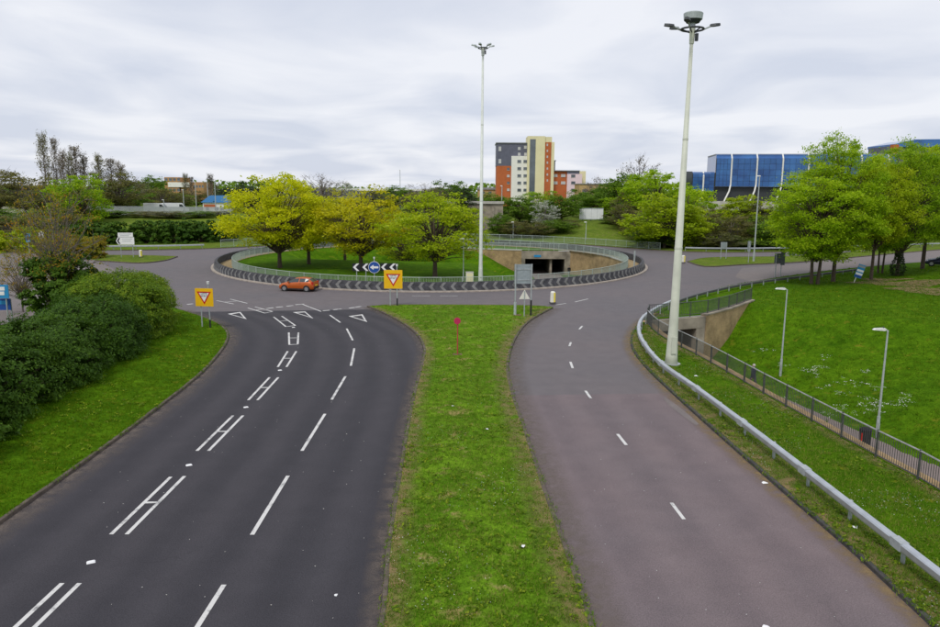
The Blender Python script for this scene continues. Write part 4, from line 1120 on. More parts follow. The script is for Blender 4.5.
# feeder cabinet beside the central mast
x, y = G(469.5, 284); root = empty('feeder_cabinet', (x, y, 0.0), 0.1, 'small cream cabinet beside the pale mast', 'cabinet')
MB().box((0, 0, 0.6), (0.75, 0.4, 1.2)).build('body', 'bollard_white', root); MB().box((0, 0, 1.22), (0.82, 0.46, 0.05)).build('lid', 'concrete_pale', root); MB().box((0, -0.205, 0.6), (0.6, 0.02, 1.0)).build('door', 'render_cream', root)
# blue and white car park signs
def flag_sign(px, base_v, w_, zlo, zhi, mat, label, band=None, rz=0.2, side=0):
    x, y = G(px, base_v); root = empty('car_park_sign', (x, y, 0.1), rz, label, 'sign')
    MB().box((side, 0, (zlo + zhi) / 2), (w_, 0.05, zhi - zlo)).build('panel', mat, root)
    if band:
        for zz, bw, bm in band: MB().box((side, -0.032, zz), (w_ * bw, 0.012, 0.24)).build('printed_band', bm, root)
    m = MB(); post(m, 0, 0.07, -0.1, zhi - 0.02, 0.045); m.build('post', 'steel_grey', root)
flag_sign(30, 259, 0.52, 2.1, 3.3, 'sign_cyan', 'narrow blue car park sign on a post near the shrubs', [(2.9, 0.6, 'sign_white'), (2.4, 0.5, 'sign_white')])
flag_sign(43, 254, 0.62, 1.9, 3.2, 'sign_white', 'white car park sign above the dark box', [(2.85, 0.7, 'sign_back'), (2.3, 0.6, 'sign_black')])
flag_sign(13, 331, 0.95, 1.3, 2.05, 'sign_blue', 'deep blue lower sign on the post by the hedge', [(1.8, 0.7, 'sign_cyan')], 0.1, -0.45)
flag_sign(9, 332, 0.85, 2.12, 3.0, 'sign_cyan', 'bright blue upper sign with white print by the hedge', [(2.75, 0.5, 'sign_white'), (2.45, 0.4, 'sign_white')], 0.1, -0.2)
x, y = G(38, 253); root = empty('litter_bin', (x, y, 0.1), 0.2, 'dark blue bin below the white car park sign', 'bin')
MB().box((0, 0, 0.95), (0.75, 0.55, 1.1), 0, 1.06).build('body', 'car_navy', root); MB().box((0, 0, 1.55), (0.85, 0.62, 0.12)).build('lid', 'plastic_black', root)
m = MB(); post(m, 0, 0, -0.1, 0.45, 0.08); m.build('foot', 'steel_grey', root)
# black bin by the footpath
bx, by = 20.9, 36.4
root = empty('litter_bin', (bx, by, -3.97), 0.3, 'black litter bin with red edge on the sunken footpath', 'bin')
m = MB(); m.tube([(0, 0, 0.0), (0, 0, 0.06), (0, 0, 0.85), (0, 0, 0.92)], [0.20, 0.24, 0.29, 0.29], 14); m.build('body', 'plastic_black', root)
m = MB(); m.tube([(0, 0, 0.92), (0, 0, 1.0), (0, 0, 1.1)], [0.31, 0.30, 0.14], 14); m.build('lid', 'cloth_black', root)
m = MB(); m.box((-0.27, -0.06, 0.6), (0.05, 0.07, 0.45)); m.build('red_panel', 'sign_red', root)
# leaning estate board
x, y = G(853.5, 284); root = empty('estate_board', (x, y, zr1(x, y)), 0.2, 'blue and white striped board leaning beside the tree trunks', 'sign')
MB().box((0, 0, 0.8), (0.06, 0.06, 1.9)).build('post', 'bollard_white', root)
bd = MB(); bd.box((0.1, -0.06, 1.35), (0.85, 0.04, 1.4)); o = bd.build('board', 'sign_cyan', root)
for zz, mm in ((1.05, 'sign_white'), (1.4, 'sign_white'), (0.80, 'sign_blue'), (1.85, 'sign_back')):
    MB().box((0.1, -0.086, zz), (0.83, 0.012, 0.22)).build('printed_band', mm, root)
root.rotation_euler = (0.1, 0.28, 0.2)
# billboard on the slope
p0, p1 = P(579.5, 208.5, 160), P(603.5, 208.5, 160); zt, zb = P(590, 208.3, 160)[2], P(590, 219.3, 160)[2]
root = empty('billboard', ((p0[0] + p1[0]) / 2, 160, float(z_far(np.array([[27., 160]]))[0])), 0.05, 'white billboard on posts among the shrubs on the grass slope', 'billboard')
bw = p1[0] - p0[0]; bz = root.location.z
MB().box((0, 0, (zt + zb) / 2 - bz), (bw, 0.12, zt - zb)).build('panel', 'billboard_face', root)
for zz in (zt, zb): MB().box((0, 0, zz - bz), (bw + 0.16, 0.2, 0.14)).build('frame', 'sign_back', root)
for dx in (-0.35, 0, 0.35): MB().box((dx * bw, 0.2, (zb - bz) / 2), (0.14, 0.14, zb - bz + 1.0)).build('post', 'sign_back_dark', root)
for k in (-0.25, 0.0, 0.25): MB().box((k * bw, -0.064, (zt + zb) / 2 - bz), (0.04, 0.008, zt - zb - 0.16)).build('sheet_seam', 'steel_grey', root)

# ================================================================== VEHICLES
def hatchback(loc, rz, paint, label, sc=1.0, partial=False):
    root = empty('hatchback_car', loc, rz, label, 'car'); root.scale = (sc,) * 3
    # stations: x, half width, bottom, shoulder, top, half width at top
    S = [(1.98, 0.60, 0.28, 0.52, 0.56, 0.46), (1.86, 0.76, 0.22, 0.66, 0.72, 0.58), (1.62, 0.83, 0.20, 0.75, 0.83, 0.64), (1.25, 0.85, 0.20, 0.82, 0.91, 0.66), (0.86, 0.86, 0.20, 0.89, 0.99, 0.68),
         (0.10, 0.86, 0.20, 0.94, 1.41, 0.57), (-0.36, 0.86, 0.20, 0.96, 1.46, 0.57), (-0.44, 0.86, 0.20, 0.96, 1.46, 0.57), (-1.05, 0.86, 0.20, 0.99, 1.43, 0.56), (-1.45, 0.85, 0.22, 1.02, 1.37, 0.54),
         (-1.84, 0.80, 0.26, 1.03, 1.06, 0.62), (-1.96, 0.76, 0.30, 0.72, 0.76, 0.60), (-1.99, 0.70, 0.34, 0.50, 0.54, 0.52)]
    rings = []
    for x, w_, b, s, t, wt in S:
        half = [(w_ * 0.90, b), (w_, b + 0.18), (w_ * 1.0, (b + s) / 2 + 0.06), (w_ * 0.985, s), (w_ * 0.955, s + (t - s) * 0.08), (wt + 0.03, t - (t - s) * 0.14), (wt * 0.80, t - 0.012), (0, t)]
        rings.append([(x, y, z) for y, z in half] + [(x, -y, z) for y, z in half[-2::-1]])
    nR = len(rings[0])
    cats = {}
    def put(cat, q): cats.setdefault(cat, []).append(q)
    for i in range(len(S) - 1):
        for j in range(nR - 1):
            q = [rings[i][j], rings[i + 1][j], rings[i + 1][j + 1], rings[i][j + 1]]
            jj = min(j, nR - 2 - j)
            cat = 'body'
            if jj == 4 and i == 4: cat = 'front_quarter_window'
            elif jj == 4 and i == 5: cat = 'front_window'
            elif jj == 4 and i == 7: cat = 'rear_window'
            elif jj == 4 and i == 8: cat = 'rear_quarter_window'
            elif jj in (5, 6) and i == 4: cat = 'windscreen'
            elif jj in (5, 6) and i == 9: cat = 'tailgate_window'
            put(cat, (q, j < nR // 2))
    bm_ = MB()
    for q, _ in cats.pop('body'): bm_.add(q, [(0, 1, 2, 3)])
    for rg_ in (rings[0], rings[-1]): bm_.add(rg_, [tuple(range(nR))])
    bm_.add([p for r in rings for p in (r[0], r[-1])], [(2 * i, 2 * i + 2, 2 * i + 3, 2 * i + 1) for i in range(len(rings) - 1)])
    me = bm_.mesh('body', fix=False); b2 = bmesh.new(); b2.from_mesh(me); bmesh.ops.remove_doubles(b2, verts=b2.verts, dist=0.002)
    bmesh.ops.recalc_face_normals(b2, faces=b2.faces); b2.to_mesh(me); b2.free(); me.polygons.foreach_set('use_smooth', [True] * len(me.polygons))
    obj('body', me, paint, root)
    for cat, qs in cats.items():
        for sd_ in ((True, False) if 'screen' not in cat and 'tailgate' not in cat else (None,)):
            m = MB()
            for q, lf in qs:
                if sd_ is None or lf == sd_: m.add(q, [(0, 1, 2, 3)])
            m.build(cat, 'car_glass', root)
    for s in (-1, 1):
        for wx in (1.26, -1.22):
            a = MB(); a.tube([(wx, s * 0.60, 0.33), (wx, s * 0.868, 0.33)], 0.365, 20); a.build('wheel_arch', 'plastic_black', root)
            t = MB(); t.tube([(wx, s * 0.66, 0.31), (wx, s * 0.70, 0.31), (wx, s * 0.86, 0.31), (wx, s * 0.885, 0.31)], [0.29, 0.31, 0.31, 0.285], 24); wh = t.build('wheel', 'tyre', root)
            r_ = MB(); r_.tube([(wx, s * 0.87, 0.31), (wx, s * 0.897, 0.31)], [0.215, 0.20], 20); r_.build('rim', 'rim', wh)
            for k in range(5):
                an = k * 2 * math.pi / 5; h = MB(); h.box((wx + 0.13 * math.cos(an), s * 0.899, 0.31 + 0.13 * math.sin(an)), (0.05, 0.008, 0.05)); h.build('rim_hole', 'plastic_black', wh)
        h = MB(); h.add([(1.90, s * 0.52, 0.60), (1.70, s * 0.80, 0.66), (1.60, s * 0.825, 0.78), (1.80, s * 0.60, 0.77), (1.87, s * 0.50, 0.66)], [(0, 1, 2, 3, 4)])
        h.v = [(x + 0.03, y * 1.03, z + 0.02) for x, y, z in h.v]; h.build('headlight', 'lamp_clear', root)
        h = MB(); h.box((-1.84, s * 0.70, 0.88), (0.16, 0.20, 0.34)); h.build('tail_light', 'lamp_red', root)
        h = MB(); h.box((0.72, s * 0.97, 1.0), (0.12, 0.18, 0.12)); h.build('door_mirror', paint, root)
        h = MB(); h.box((-0.52, s * 0.862, 0.86), (0.18, 0.02, 0.03)); h.build('door_handle', 'plastic_black', root)
        h = MB(); h.box((0.0, s * 0.858, 0.28), (1.9, 0.02, 0.12)); h.build('sill', 'plastic_black', root)
    MB().box((-1.985, 0, 0.42), (0.06, 1.30, 0.24)).build('rear_bumper', 'plastic_black', root)
    MB().box((-1.955, 0, 0.66), (0.10, 0.52, 0.12)).build('number_plate', 'bollard_yellow', root)
    MB().box((1.97, 0, 0.36), (0.06, 1.0, 0.16)).build('grille', 'plastic_black', root)
    return root
cx_, cy_ = G(299, 290.6)
hatchback((cx_, cy_, 0.004), math.atan2(0.20, -1.0), 'car_orange', 'orange hatchback car circling the roundabout', 0.88)
hx, hy = G(943, 268.5)
hatchback((hx, hy, zr1(hx, hy) + 0.02), math.atan2(0.55, -0.8), 'car_navy', 'dark blue car parked beyond the trees on the bank', 1.0)
# a small pad for the parked car
def van(loc, rz, label, L=5.6, Hh=2.4):
    root = empty('van', loc, rz, label, 'van', 'white vans in the yard')
    b = MB(); b.prism([(-L / 2, 0.4), (L * 0.5, 0.4), (L * 0.5, 1.05), (L * 0.38, 1.3), (L * 0.25, Hh - 0.1), (L * 0.2, Hh), (-L / 2, Hh)], -0.98, 0.98); b.build('body', 'van_white', root)
    MB().prism([(L * 0.37, 1.34), (L * 0.265, Hh - 0.22), (L * 0.272, Hh - 0.22), (L * 0.387, 1.34)], -0.85, 0.85).build('windscreen', 'car_glass', root)
    for s in (-1, 1):
        MB().prism([(L * 0.14, 1.35), (L * 0.34, 1.35), (L * 0.24, Hh - 0.3), (L * 0.14, Hh - 0.3)], s * 0.982, s * 0.992).build('side_window', 'car_glass', root)
        for wx in (-L * 0.3, L * 0.32):
            t = MB(); t.tube([(wx, s * 0.75, 0.34), (wx, s * 1.0, 0.34)], 0.34, 14); t.build('wheel', 'tyre', root)
def zf1(x, y): return float(z_far(np.array([[x, y]]))[0])
for u, Y, rz, lab, L in ((157, 182, 0.1, 'white van with dark side windows in the yard behind the palisade', 6.0), (110, 172, 0.0, 'white box van standing by itself behind the palisade', 5.5),
                         (176, 186, 0.3, 'white van parked between the lamp columns in the yard', 6.0)):
    x = P(u, 205, Y)[0]; van((x, Y, zf1(x, Y)), rz, lab, L)

# ================================================================== PEOPLE
def person(loc, rz, label, h, top_mat, leg_mat, hair, stride=0.3):
    """one continuous figure: joined limbs fused by a voxel remesh, coloured by height"""
    m = MB(); k = h / 1.75
    def cap(pts, rad): m.tube([tuple(q) for q in pts], rad, 10)
    def ball(c, r, sz=(1, 1, 1)):
        bmx = bmesh.new(); bmesh.ops.create_icosphere(bmx, subdivisions=2, radius=1)
        vs = [(c[0] + v.co.x * r * sz[0], c[1] + v.co.y * r * sz[1], c[2] + v.co.z * r * sz[2]) for v in bmx.verts]
        fs = [tuple(v.index for v in f.verts) for f in bmx.faces]; bmx.free(); m.add(vs, fs)
    # walking along +x; y is sideways
    cap([(0, 0, 0.86), (0, 0, 1.0), (0.0, 0, 1.18), (0.01, 0, 1.36), (0.0, 0, 1.46)], [0.15, 0.16, 0.15, 0.17, 0.09])
    for s in (-1, 1):
        f = s * stride
        cap([(0, s * 0.09, 0.95), (f * 0.55 + 0.03, s * 0.10, 0.50), (f * 0.95 - 0.02, s * 0.10, 0.09)], [0.105, 0.075, 0.05])
        cap([(f * 0.95 - 0.07, s * 0.10, 0.05), (f * 0.95 + 0.07, s * 0.105, 0.045), (f * 0.95 + 0.17, s * 0.11, 0.035)], [0.045, 0.048, 0.035])
        ball((0, s * 0.18, 1.40), 0.075)
        cap([(0, s * 0.18, 1.40), (-f * 0.35, s * 0.24, 1.13), (-f * 0.55 + 0.08, s * 0.22, 0.88)], [0.062, 0.05, 0.038])
        hx_, hz_ = -f * 0.55 + 0.09, 0.83
        ball((hx_, s * 0.22, hz_), 0.045, (0.8, 0.6, 1.1))
        for q in range(4): cap([(hx_ - 0.03 + q * 0.02, s * 0.22, hz_ - 0.03), (hx_ - 0.03 + q * 0.021, s * 0.215, hz_ - 0.11 + 0.01 * abs(q - 1.4))], [0.012, 0.010])
        cap([(hx_ + 0.03, s * 0.215, hz_), (hx_ + 0.055, s * 0.21, hz_ - 0.05)], [0.013, 0.011])
    cap([(0, 0, 1.44), (0.02, 0, 1.55)], [0.06, 0.055])
    ball((0.025, 0, 1.64), 0.105, (1.0, 0.80, 1.12)); ball((0.125, 0, 1.63), 0.022); ball((0.0, 0, 1.665), 0.108, (1.0, 0.86, 1.0))
    for s in (-1, 1): ball((0.02, s * 0.087, 1.63), 0.025, (0.7, 0.5, 1.2))
    me = m.mesh('body')
    o = bpy.data.objects.new('tmp', me); C.objects.link(o); md = o.modifiers.new('r', 'REMESH'); md.mode = 'VOXEL'; md.voxel_size = 0.016; md.use_smooth_shade = True
    me2 = bpy.data.meshes.new_from_object(o.evaluated_get(bpy.context.evaluated_depsgraph_get())); bpy.data.objects.remove(o)
    for mm in (top_mat, leg_mat, 'skin', hair, 'shoe'): me2.materials.append(MATS[mm])
    for pl_ in me2.polygons:
        c = pl_.center
        if c.z > 1.50: i = 3 if (c.z > 1.69 or c.x < -0.005) else 2
        elif c.z > 0.90 or (c.z > 0.86 and abs(c.y) > 0.18): i = 0
        elif abs(c.y) > 0.185 and c.z > 0.6: i = 2
        elif c.z < 0.085: i = 4
        else: i = 1
        pl_.material_index = i
    for v in me2.vertices: v.co *= k
    po = obj('person', me2, None, None, loc, rz, label=label, cat='person'); return po
person((19.3, 47.6, -3.97), math.atan2(1, -0.5), 'person in dark navy clothes walking along the sunken footpath', 1.80, 'cloth_navy', 'cloth_grey', 'hair_grey')
x, y = G(564.5, 275.4, -3.75)
person((x + 0.5, y - 1.5, -3.76), math.atan2(-1, -0.3), 'person in black clothes walking outside the far underpass mouth', 1.68, 'cloth_black', 'cloth_black', 'hair_dark')

# ================================================================== BUILDINGS
def bx(u0, u1, v0, v1, Y, depth, name, mat, root, zbase=None):
    a, b = P(u0, v0, Y), P(u1, v1, Y); z1, z0 = P((u0 + u1) / 2, v0, Y)[2], P((u0 + u1) / 2, v1, Y)[2]
    if zbase is not None: z0 = zbase
    l = root.location
    o = MB().box(((a[0] + b[0]) / 2 - l.x, Y + depth / 2 - l.y, (z0 + z1) / 2 - l.z), (abs(b[0] - a[0]), depth, z1 - z0)).build(name, mat, root)
    return o
def win(u, v, w_, h_, Y, root, mat='window_glass', frame=True):
    a = P(u, v, Y); k = Y / F_PX; l = root.location
    o = MB().box((a[0] - l.x, Y - 0.03 - l.y, a[2] - l.z), (w_ * k, 0.06, h_ * k)).build('window', mat, root)
    if frame: MB().box((a[0] - l.x, Y - 0.08 - l.y, a[2] - l.z - h_ * k / 2 - 0.06), (w_ * k + 0.2, 0.16, 0.12)).build('sill', 'window_frame', o)
Zt = zc(480, 120, 5.225)
YT = 330.0
root = empty('tower_block', (P(525, 195, YT)[0], YT, 3.5), 0, 'tall block of flats in orange brick, slate, white and cream', 'building')
bx(*(Zt(88, 0)[0], Zt(252, 0)[0]), Zt(0, 121)[1], Zt(0, 240)[1], YT, 16, 'slate_storeys', 'cladding_slate', root)
bx(Zt(84, 0)[0], Zt(254, 0)[0], Zt(0, 117)[1], Zt(0, 121.5)[1], YT - 0.4, 17, 'roof', 'roof_grey', root)
bx(Zt(88, 0)[0], Zt(252, 0)[0], Zt(0, 240)[1], 260, YT, 16, 'brick_storeys', 'brick_orange', root, 3.0)
bx(Zt(165, 0)[0], Zt(250, 0)[0], Zt(0, 188)[1], 260, YT - 1.2, 8, 'white_wing', 'render_white', root, 3.0)
bx(Zt(250, 0)[0], Zt(326, 0)[0], Zt(0, 84)[1], 260, YT - 3, 12, 'cream_tower', 'render_cream', root, 3.0)
bx(Zt(326, 0)[0], Zt(358, 0)[0], Zt(0, 116)[1], 260, YT - 2.6, 10, 'brick_stripe', 'brick_orange', root, 3.0)
bx(Zt(326, 0)[0], Zt(376, 0)[0], Zt(0, 88)[1], Zt(0, 116)[1], YT - 2.4, 11, 'cream_cap', 'render_cream', root)
bx(Zt(358, 0)[0], Zt(374, 0)[0], Zt(0, 115.5)[1], 260, YT - 2.4, 10, 'cream_strip', 'render_cream', root, 3.0)
bx(Zt(262, 0)[0], Zt(278, 0)[0], Zt(0, 100)[1], 260, YT - 3.1, 0.3, 'stair_glazing', 'window_glass', root, 5.0)
bx(Zt(374, 0)[0], Zt(392, 0)[0], Zt(0, 214)[1], Zt(0, 268)[1], YT + 3, 8, 'rear_block', 'cladding_slate', root)
bx(Zt(372, 0)[0], Zt(398, 0)[0], Zt(0, 210)[1], Zt(0, 214)[1], YT + 2.6, 9, 'rear_roof', 'roof_grey', root)
for r_ in range(5):
    for c_ in (205, 237): win(*Zt(c_, 216 + r_ * 37.5), 3.6, 2.6, YT - 1.2, root)
for r_ in range(4): win(*Zt(148, 256 + r_ * 36), 2.6, 2.2, YT, root, 'window_frame' if r_ % 2 else 'window_glass')
for q in ((104, 150), (104, 215), (205, 148), (237, 142), (205, 178), (238, 178)): win(*Zt(*q), 2.6, 4.0 if q[0] == 104 else 2.6, YT, root, 'window_frame')
for r_ in range(7): win(*Zt(352, 130 + r_ * 31), 1.4, 2.2, YT - 2.6, root, 'window_frame', False)
root = empty('apartment_building', (P(566, 195, YT)[0], YT, 3.5), 0, 'lower wing of brick and pink flats beside the tower', 'building')
bx(Zt(376, 0)[0], Zt(456, 0)[0], Zt(0, 266)[1], 260, YT + 0.5, 12, 'brick_wall', 'brick_orange', root, 3.0)
bx(Zt(372, 0)[0], Zt(522, 0)[0], Zt(0, 263)[1], Zt(0, 266.5)[1], YT - 0.6, 13, 'roof', 'roof_grey', root)
bx(Zt(456, 0)[0], Zt(520, 0)[0], Zt(0, 282)[1], 260, YT - 0.4, 12, 'pink_wall', 'render_pink', root, 3.0)
bx(Zt(456, 0)[0], Zt(520, 0)[0], Zt(0, 266.5)[1], Zt(0, 282)[1], YT - 0.2, 12, 'parapet', 'cladding_slate', root)
bx(Zt(520, 0)[0], Zt(538, 0)[0], Zt(0, 267)[1], 260, YT + 3, 9, 'cream_wall', 'render_cream', root, 3.0)
for c_ in (393, 435):
    for r_ in (290, 328): win(*Zt(c_, r_), 4.4, 2.6, YT + 0.5, root, 'window_frame')
for r_ in (292, 328, 366): win(*Zt(487, r_), 4.0, 2.6, YT - 0.4, root)
root = empty('low_building', (P(592, 195, 300)[0], 300, 3.5), 0, 'long low tan brick building beside the pink flats', 'building')
bx(Zt(520, 0)[0], Zt(668, 0)[0], Zt(0, 335)[1], 230, 300, 14, 'wall', 'brick_tan', root, 3.0)
bx(Zt(518, 0)[0], Zt(670, 0)[0], Zt(0, 332)[1], Zt(0, 335.5)[1], 299.6, 15, 'roof', 'roof_grey', root)
for q in ((545, 370), (645, 366), (600, 372)): win(*Zt(*q), 4, 3, 300, root)
root = empty('low_building', (P(488, 192, 350)[0], 350, 3.5), 0, 'low tan building with grey roof left of the tower', 'building')
bx(478, 497, 189.5, 220, 350, 12, 'wall', 'brick_tan', root, 3.0); bx(477, 498, 187.5, 189.6, 349.5, 13, 'roof', 'roof_grey', root)
for u_ in (483, 490): win(u_, 192.5, 3, 2, 350, root)

# blue glass office with white ribs
Zb = zc(680, 140, 5.225)
YB = 190.0
def blue_office():
    x0 = P(715, 180, YB)[0]; rz = R(-9)
    root = empty('glass_office', (x0, YB, 3.0), rz, 'blue glass office building with white curved ribs', 'building')
    top, mid, bot = P(715, 154.5, YB)[2] - 3.0, P(715, 158.5, YB)[2] - 3.0, P(715, 186.5, YB)[2] - 3.0
    bay = 6.25; nb = 7; xs_ = [0.0] + [3.9 + 6.25 * i for i in range(nb)]
    low_top = P(700, 171.8, YB)[2] - 3.0
    # stepped main volume behind the glass
    m = MB(); m.box((bay * nb / 2, 7.6, (top + bot) / 2), (bay * nb - 0.2, 14.0, top - bot - 0.3)); m.build('core', 'facade_glass', root)
    m = MB(); m.box((bay * nb / 2, 7.5, top + 0.05), (bay * nb, 13.0, 0.3)); m.build('roof', 'roof_grey', root)
    rows = 5
    def glass_bay(xa, xb, zt_, zb_, cham):
        c = empty('glazed_bay', (0, 0, 0), parent=root)
        xs = np.linspace(xa + 0.14, xb - 0.14, 5); zs = np.linspace(zb_, zt_ - cham, rows + 1)
        pane = None
        for i in range(4):
            for j in range(rows):
                w_ = xs[i + 1] - xs[i] - 0.06; h_ = zs[j + 1] - zs[j] - 0.06
                MB().box(((xs[i] + xs[i + 1]) / 2, 0.0, (zs[j] + zs[j + 1]) / 2), (w_, 0.10, h_)).build('pane', 'facade_glass', c)
        if cham:
            m = MB(); m.add([(xa + 0.1, -0.02, zt_ - cham), (xb - 0.1, -0.02, zt_ - cham), (xb - 0.1, 1.0, zt_), (xa + 0.1, 1.0, zt_)], [(0, 1, 2, 3)]); m.build('sloped_pane', 'facade_glass', c)
        m = MB(); m.box(((xa + xb) / 2, 0.06, (zb_ + zt_ - cham) / 2), (xb - xa, 0.06, zt_ - cham - zb_)); m.build('mullions', 'dark_metal', c)
    for k in range(nb): glass_bay(xs_[k], xs_[k + 1], top, bot, 1.0)
    # lower block at left
    glass_bay(-5.7, -0.05, low_top, P(700, 191.5, YB)[2] - 3.0, 0.5)
    m = MB(); m.box((-3.6, 6, (low_top + bot) / 2), (7.0, 11, low_top - bot - 0.3)); m.build('lower_block', 'cladding_slate', root)
    m = MB(); m.box((-6.6, 0.2, (low_top + bot) / 2), (1.7, 0.5, low_top - bot + 0.2)); m.build('dark_bay', 'car_glass', root)
    m = MB(); m.box((bay * nb / 2, 5, bot / 2), (bay * nb, 8, bot)); m.build('ground_storeys', 'dark_metal', root)
    # white ribs: upright on the glass, then splayed outwards to the ground
    def rib(x, zt_, zb_, foot):
        pts = [(x, 0.9, zt_ + 0.1), (x, -0.22, zt_ - 1.1), (x, -0.25, zb_ + 0.4), (x - 0.4, -0.9, zb_ - 1.2), (x - foot * 0.55, -2.2, zb_ - 3.6), (x - foot, -3.4, zb_ - 6.2)]
        m = MB()
        for a, b in zip(pts[:-1], pts[1:]): m.tube([a, b], 0.20, 6)
        m.build('rib', 'render_white', root)
    for k in range(1, nb + 1): rib(xs_[k], top, bot, 3.0)
    rib(-2.9, low_top, P(700, 191.5, YB)[2] - 3.0, 2.2)
    # terrace
    tz1, tz0 = P(725, 201.2, YB - 6)[2] - 3.0, P(725, 210.5, YB - 6)[2] - 3.0
    m = MB(); m.box((4.5, -5.0, (tz1 + tz0) / 2), (21, 0.5, tz1 - tz0)); m.build('terrace_wall', 'concrete_pale', root)
    m = MB(); m.box((4.5, -2.5, tz1 - 0.2), (21, 5, 0.3)); m.build('terrace_floor', 'concrete', root)
    for k in range(4): MB().box((-3 + k * 5, -4.6, tz0 / 2), (0.5, 0.5, tz0)).build('terrace_column', 'concrete', root)
blue_office()
root = empty('office_building', (P(915, 150, 230)[0], 230, 3.0), 0, 'dark blue roofed building with orange corner behind the right trees', 'building')
bx(893, 955, 146, 200, 230, 14, 'wall', 'cladding_slate', root, 2.0)
l = root.location
pa, pb = P(894, 143, 230), P(960, 143, 230)
MB().prism([(pa[0] - l.x, P(889, 147, 230)[2] - l.z), (pb[0] - l.x, P(960, 147, 230)[2] - l.z), (pb[0] - l.x, P(960, 139, 230)[2] - l.z), (P(915, 139.5, 230)[0] - l.x, P(915, 139.5, 230)[2] - l.z), (pa[0] - l.x, P(889, 144, 230)[2] - l.z)], -0.6, 15).build('roof', 'facade_glass', root)
bx(894, 898, 144.5, 156, 229.2, 2, 'orange_corner', 'brick_orange', root, 2.0)
for k in range(8): win(902 + k * 6.5, 152, 4.5, 4.5, 230, root)

Zl = zc(100, 160, 6.271)
root = empty('brick_building', (P(188, 190, 420)[0], 420, 3.5), 0, 'buff brick building behind the bare poplars beyond the yard', 'building')
bx(Zl(402, 0)[0], Zl(505, 0)[0], Zl(0, 108)[1], 215, 420, 18, 'tall_wall', 'brick_buff', root, 3.0)
bx(Zl(505, 0)[0], Zl(658, 0)[0], Zl(0, 138)[1], 215, 421, 16, 'low_wall', 'brick_buff', root, 3.0)
bx(Zl(425, 0)[0], Zl(560, 0)[0], Zl(0, 140)[1], Zl(0, 170)[1], 419.6, 1, 'pale_band', 'render_white', root)
for c_ in range(4):
    for r_ in range(2): win(Zl(415 + c_ * 26, 0)[0], Zl(0, 122 + r_ * 66)[1], 2.6, 2.4, 420 if r_ or True else 0, root)
for c_ in range(4): win(Zl(590 + c_ * 18, 0)[0], Zl(0, 165)[1], 1.8, 2.2, 421, root)
root = empty('shed', (P(214, 205, 200)[0], 200, zf1(-70., 200)), 0, 'low white shed with bright blue pitched roof', 'building')
l = root.location
a, b = P(203.5, 208, 200), P(226, 208, 200); k = b[0] - a[0]
e_, r_ = P(214, 202.5, 200)[2] - l.z, P(214, 195.5, 200)[2] - l.z
MB().box((0, 4, e_ / 2), (k, 8, e_)).build('wall', 'render_white', root)
MB().prism([(-k / 2 - 0.4, e_), (k / 2 + 0.4, e_), (k / 2 - 0.5, r_), (-k / 2 + 2.2, r_)], -0.4, 8.4).build('roof', 'roof_blue', root)
MB().box((-k * 0.2, -0.03, e_ * 0.62), (k * 0.5, 0.06, e_ * 0.3)).build('fascia', 'brick_orange', root)
for q in (-0.3, 0.1, 0.35): MB().box((k * q, -0.03, e_ * 0.3), (0.9, 0.08, 0.8)).build('window', 'window_glass', root)
for u0, u1, v0, Y, mt, lab in ((318, 432, 188.6, 560, 'render_white', 'long low white warehouse roof beyond the island trees'), (176, 200, 190.5, 520, 'render_white', 'distant white building behind the dark trees')):
    root = empty('warehouse', (P((u0 + u1) / 2, 190, Y)[0], Y, 3.5), 0, lab, 'building')
    bx(u0, u1, v0 + 2, 200, Y, 30, 'wall', 'cladding_slate', root, 3.0); bx(u0 - 1, u1 + 1, v0, v0 + 2.2, Y - 1, 32, 'roof', mt, root)
    for k in range(5): win(u0 + (u1 - u0) * (k + 0.5) / 5, v0 + 3.4, 3.0, 1.2, Y, root, frame=False)

# concrete abutment behind the island
root = empty('abutment_wall', (P(478, 230, 152)[0], 152, 2.0), 0, 'weathered concrete abutment wall behind the pale mast', 'wall')
l = root.location
q = [P(446, 203.5, 152), P(503, 203.8, 152), P(503, 216, 152), P(487, 238, 152), P(446, 238, 152)]
MB().prism([(a[0] - l.x, a[2] - l.z) for a in q], 0, 1.2).build('wall', 'concrete', root)
MB().box(((q[0][0] + q[1][0]) / 2 - l.x, 0.5, q[0][2] - l.z + 0.25), (q[1][0] - q[0][0] + 0.4, 1.7, 0.5)).build('parapet', 'concrete_pale', root)
for u_ in (452, 466, 480, 493): MB().box((P(u_, 220, 152)[0] - l.x, -0.1, (P(u_, 206, 152)[2] + P(u_, 222, 152)[2]) / 2 - l.z), (0.5, 0.25, 3.0)).build('buttress', 'concrete', root)

# yard: palisade fence and lamp columns
ypal = 160.0
xa, xb = P(60, 210, ypal)[0], P(232, 210, ypal)[0]
root = empty('palisade_fence', ((xa + xb) / 2, ypal, 3.5), 0, 'grey palisade fence in front of the yard', 'fence')
pale = MB(); pale.prism([(-0.05, 0), (0.05, 0), (0.05, 2.0), (0, 2.15), (-0.05, 2.0)], -0.02, 0.02); pale = pale.mesh('pale'); pale.materials.append(MATS['steel_grey'])
npal = 0
m = MB()
for k in range(int((xb - xa) / 0.16)):
    xx = xa + k * 0.16
    m.prism([(xx - 0.05 - (xa + xb) / 2, 0), (xx + 0.05 - (xa + xb) / 2, 0), (xx + 0.05 - (xa + xb) / 2, 2.0), (xx - (xa + xb) / 2, 2.15), (xx - 0.05 - (xa + xb) / 2, 2.0)], -0.02, 0.02)
o = m.build('pales', 'steel_grey', root); o['kind'] = 'stuff'
for zz in (0.5, 1.7): MB().box((0, 0.05, zz), (xb - xa, 0.05, 0.07)).build('rail', 'steel_grey', root)
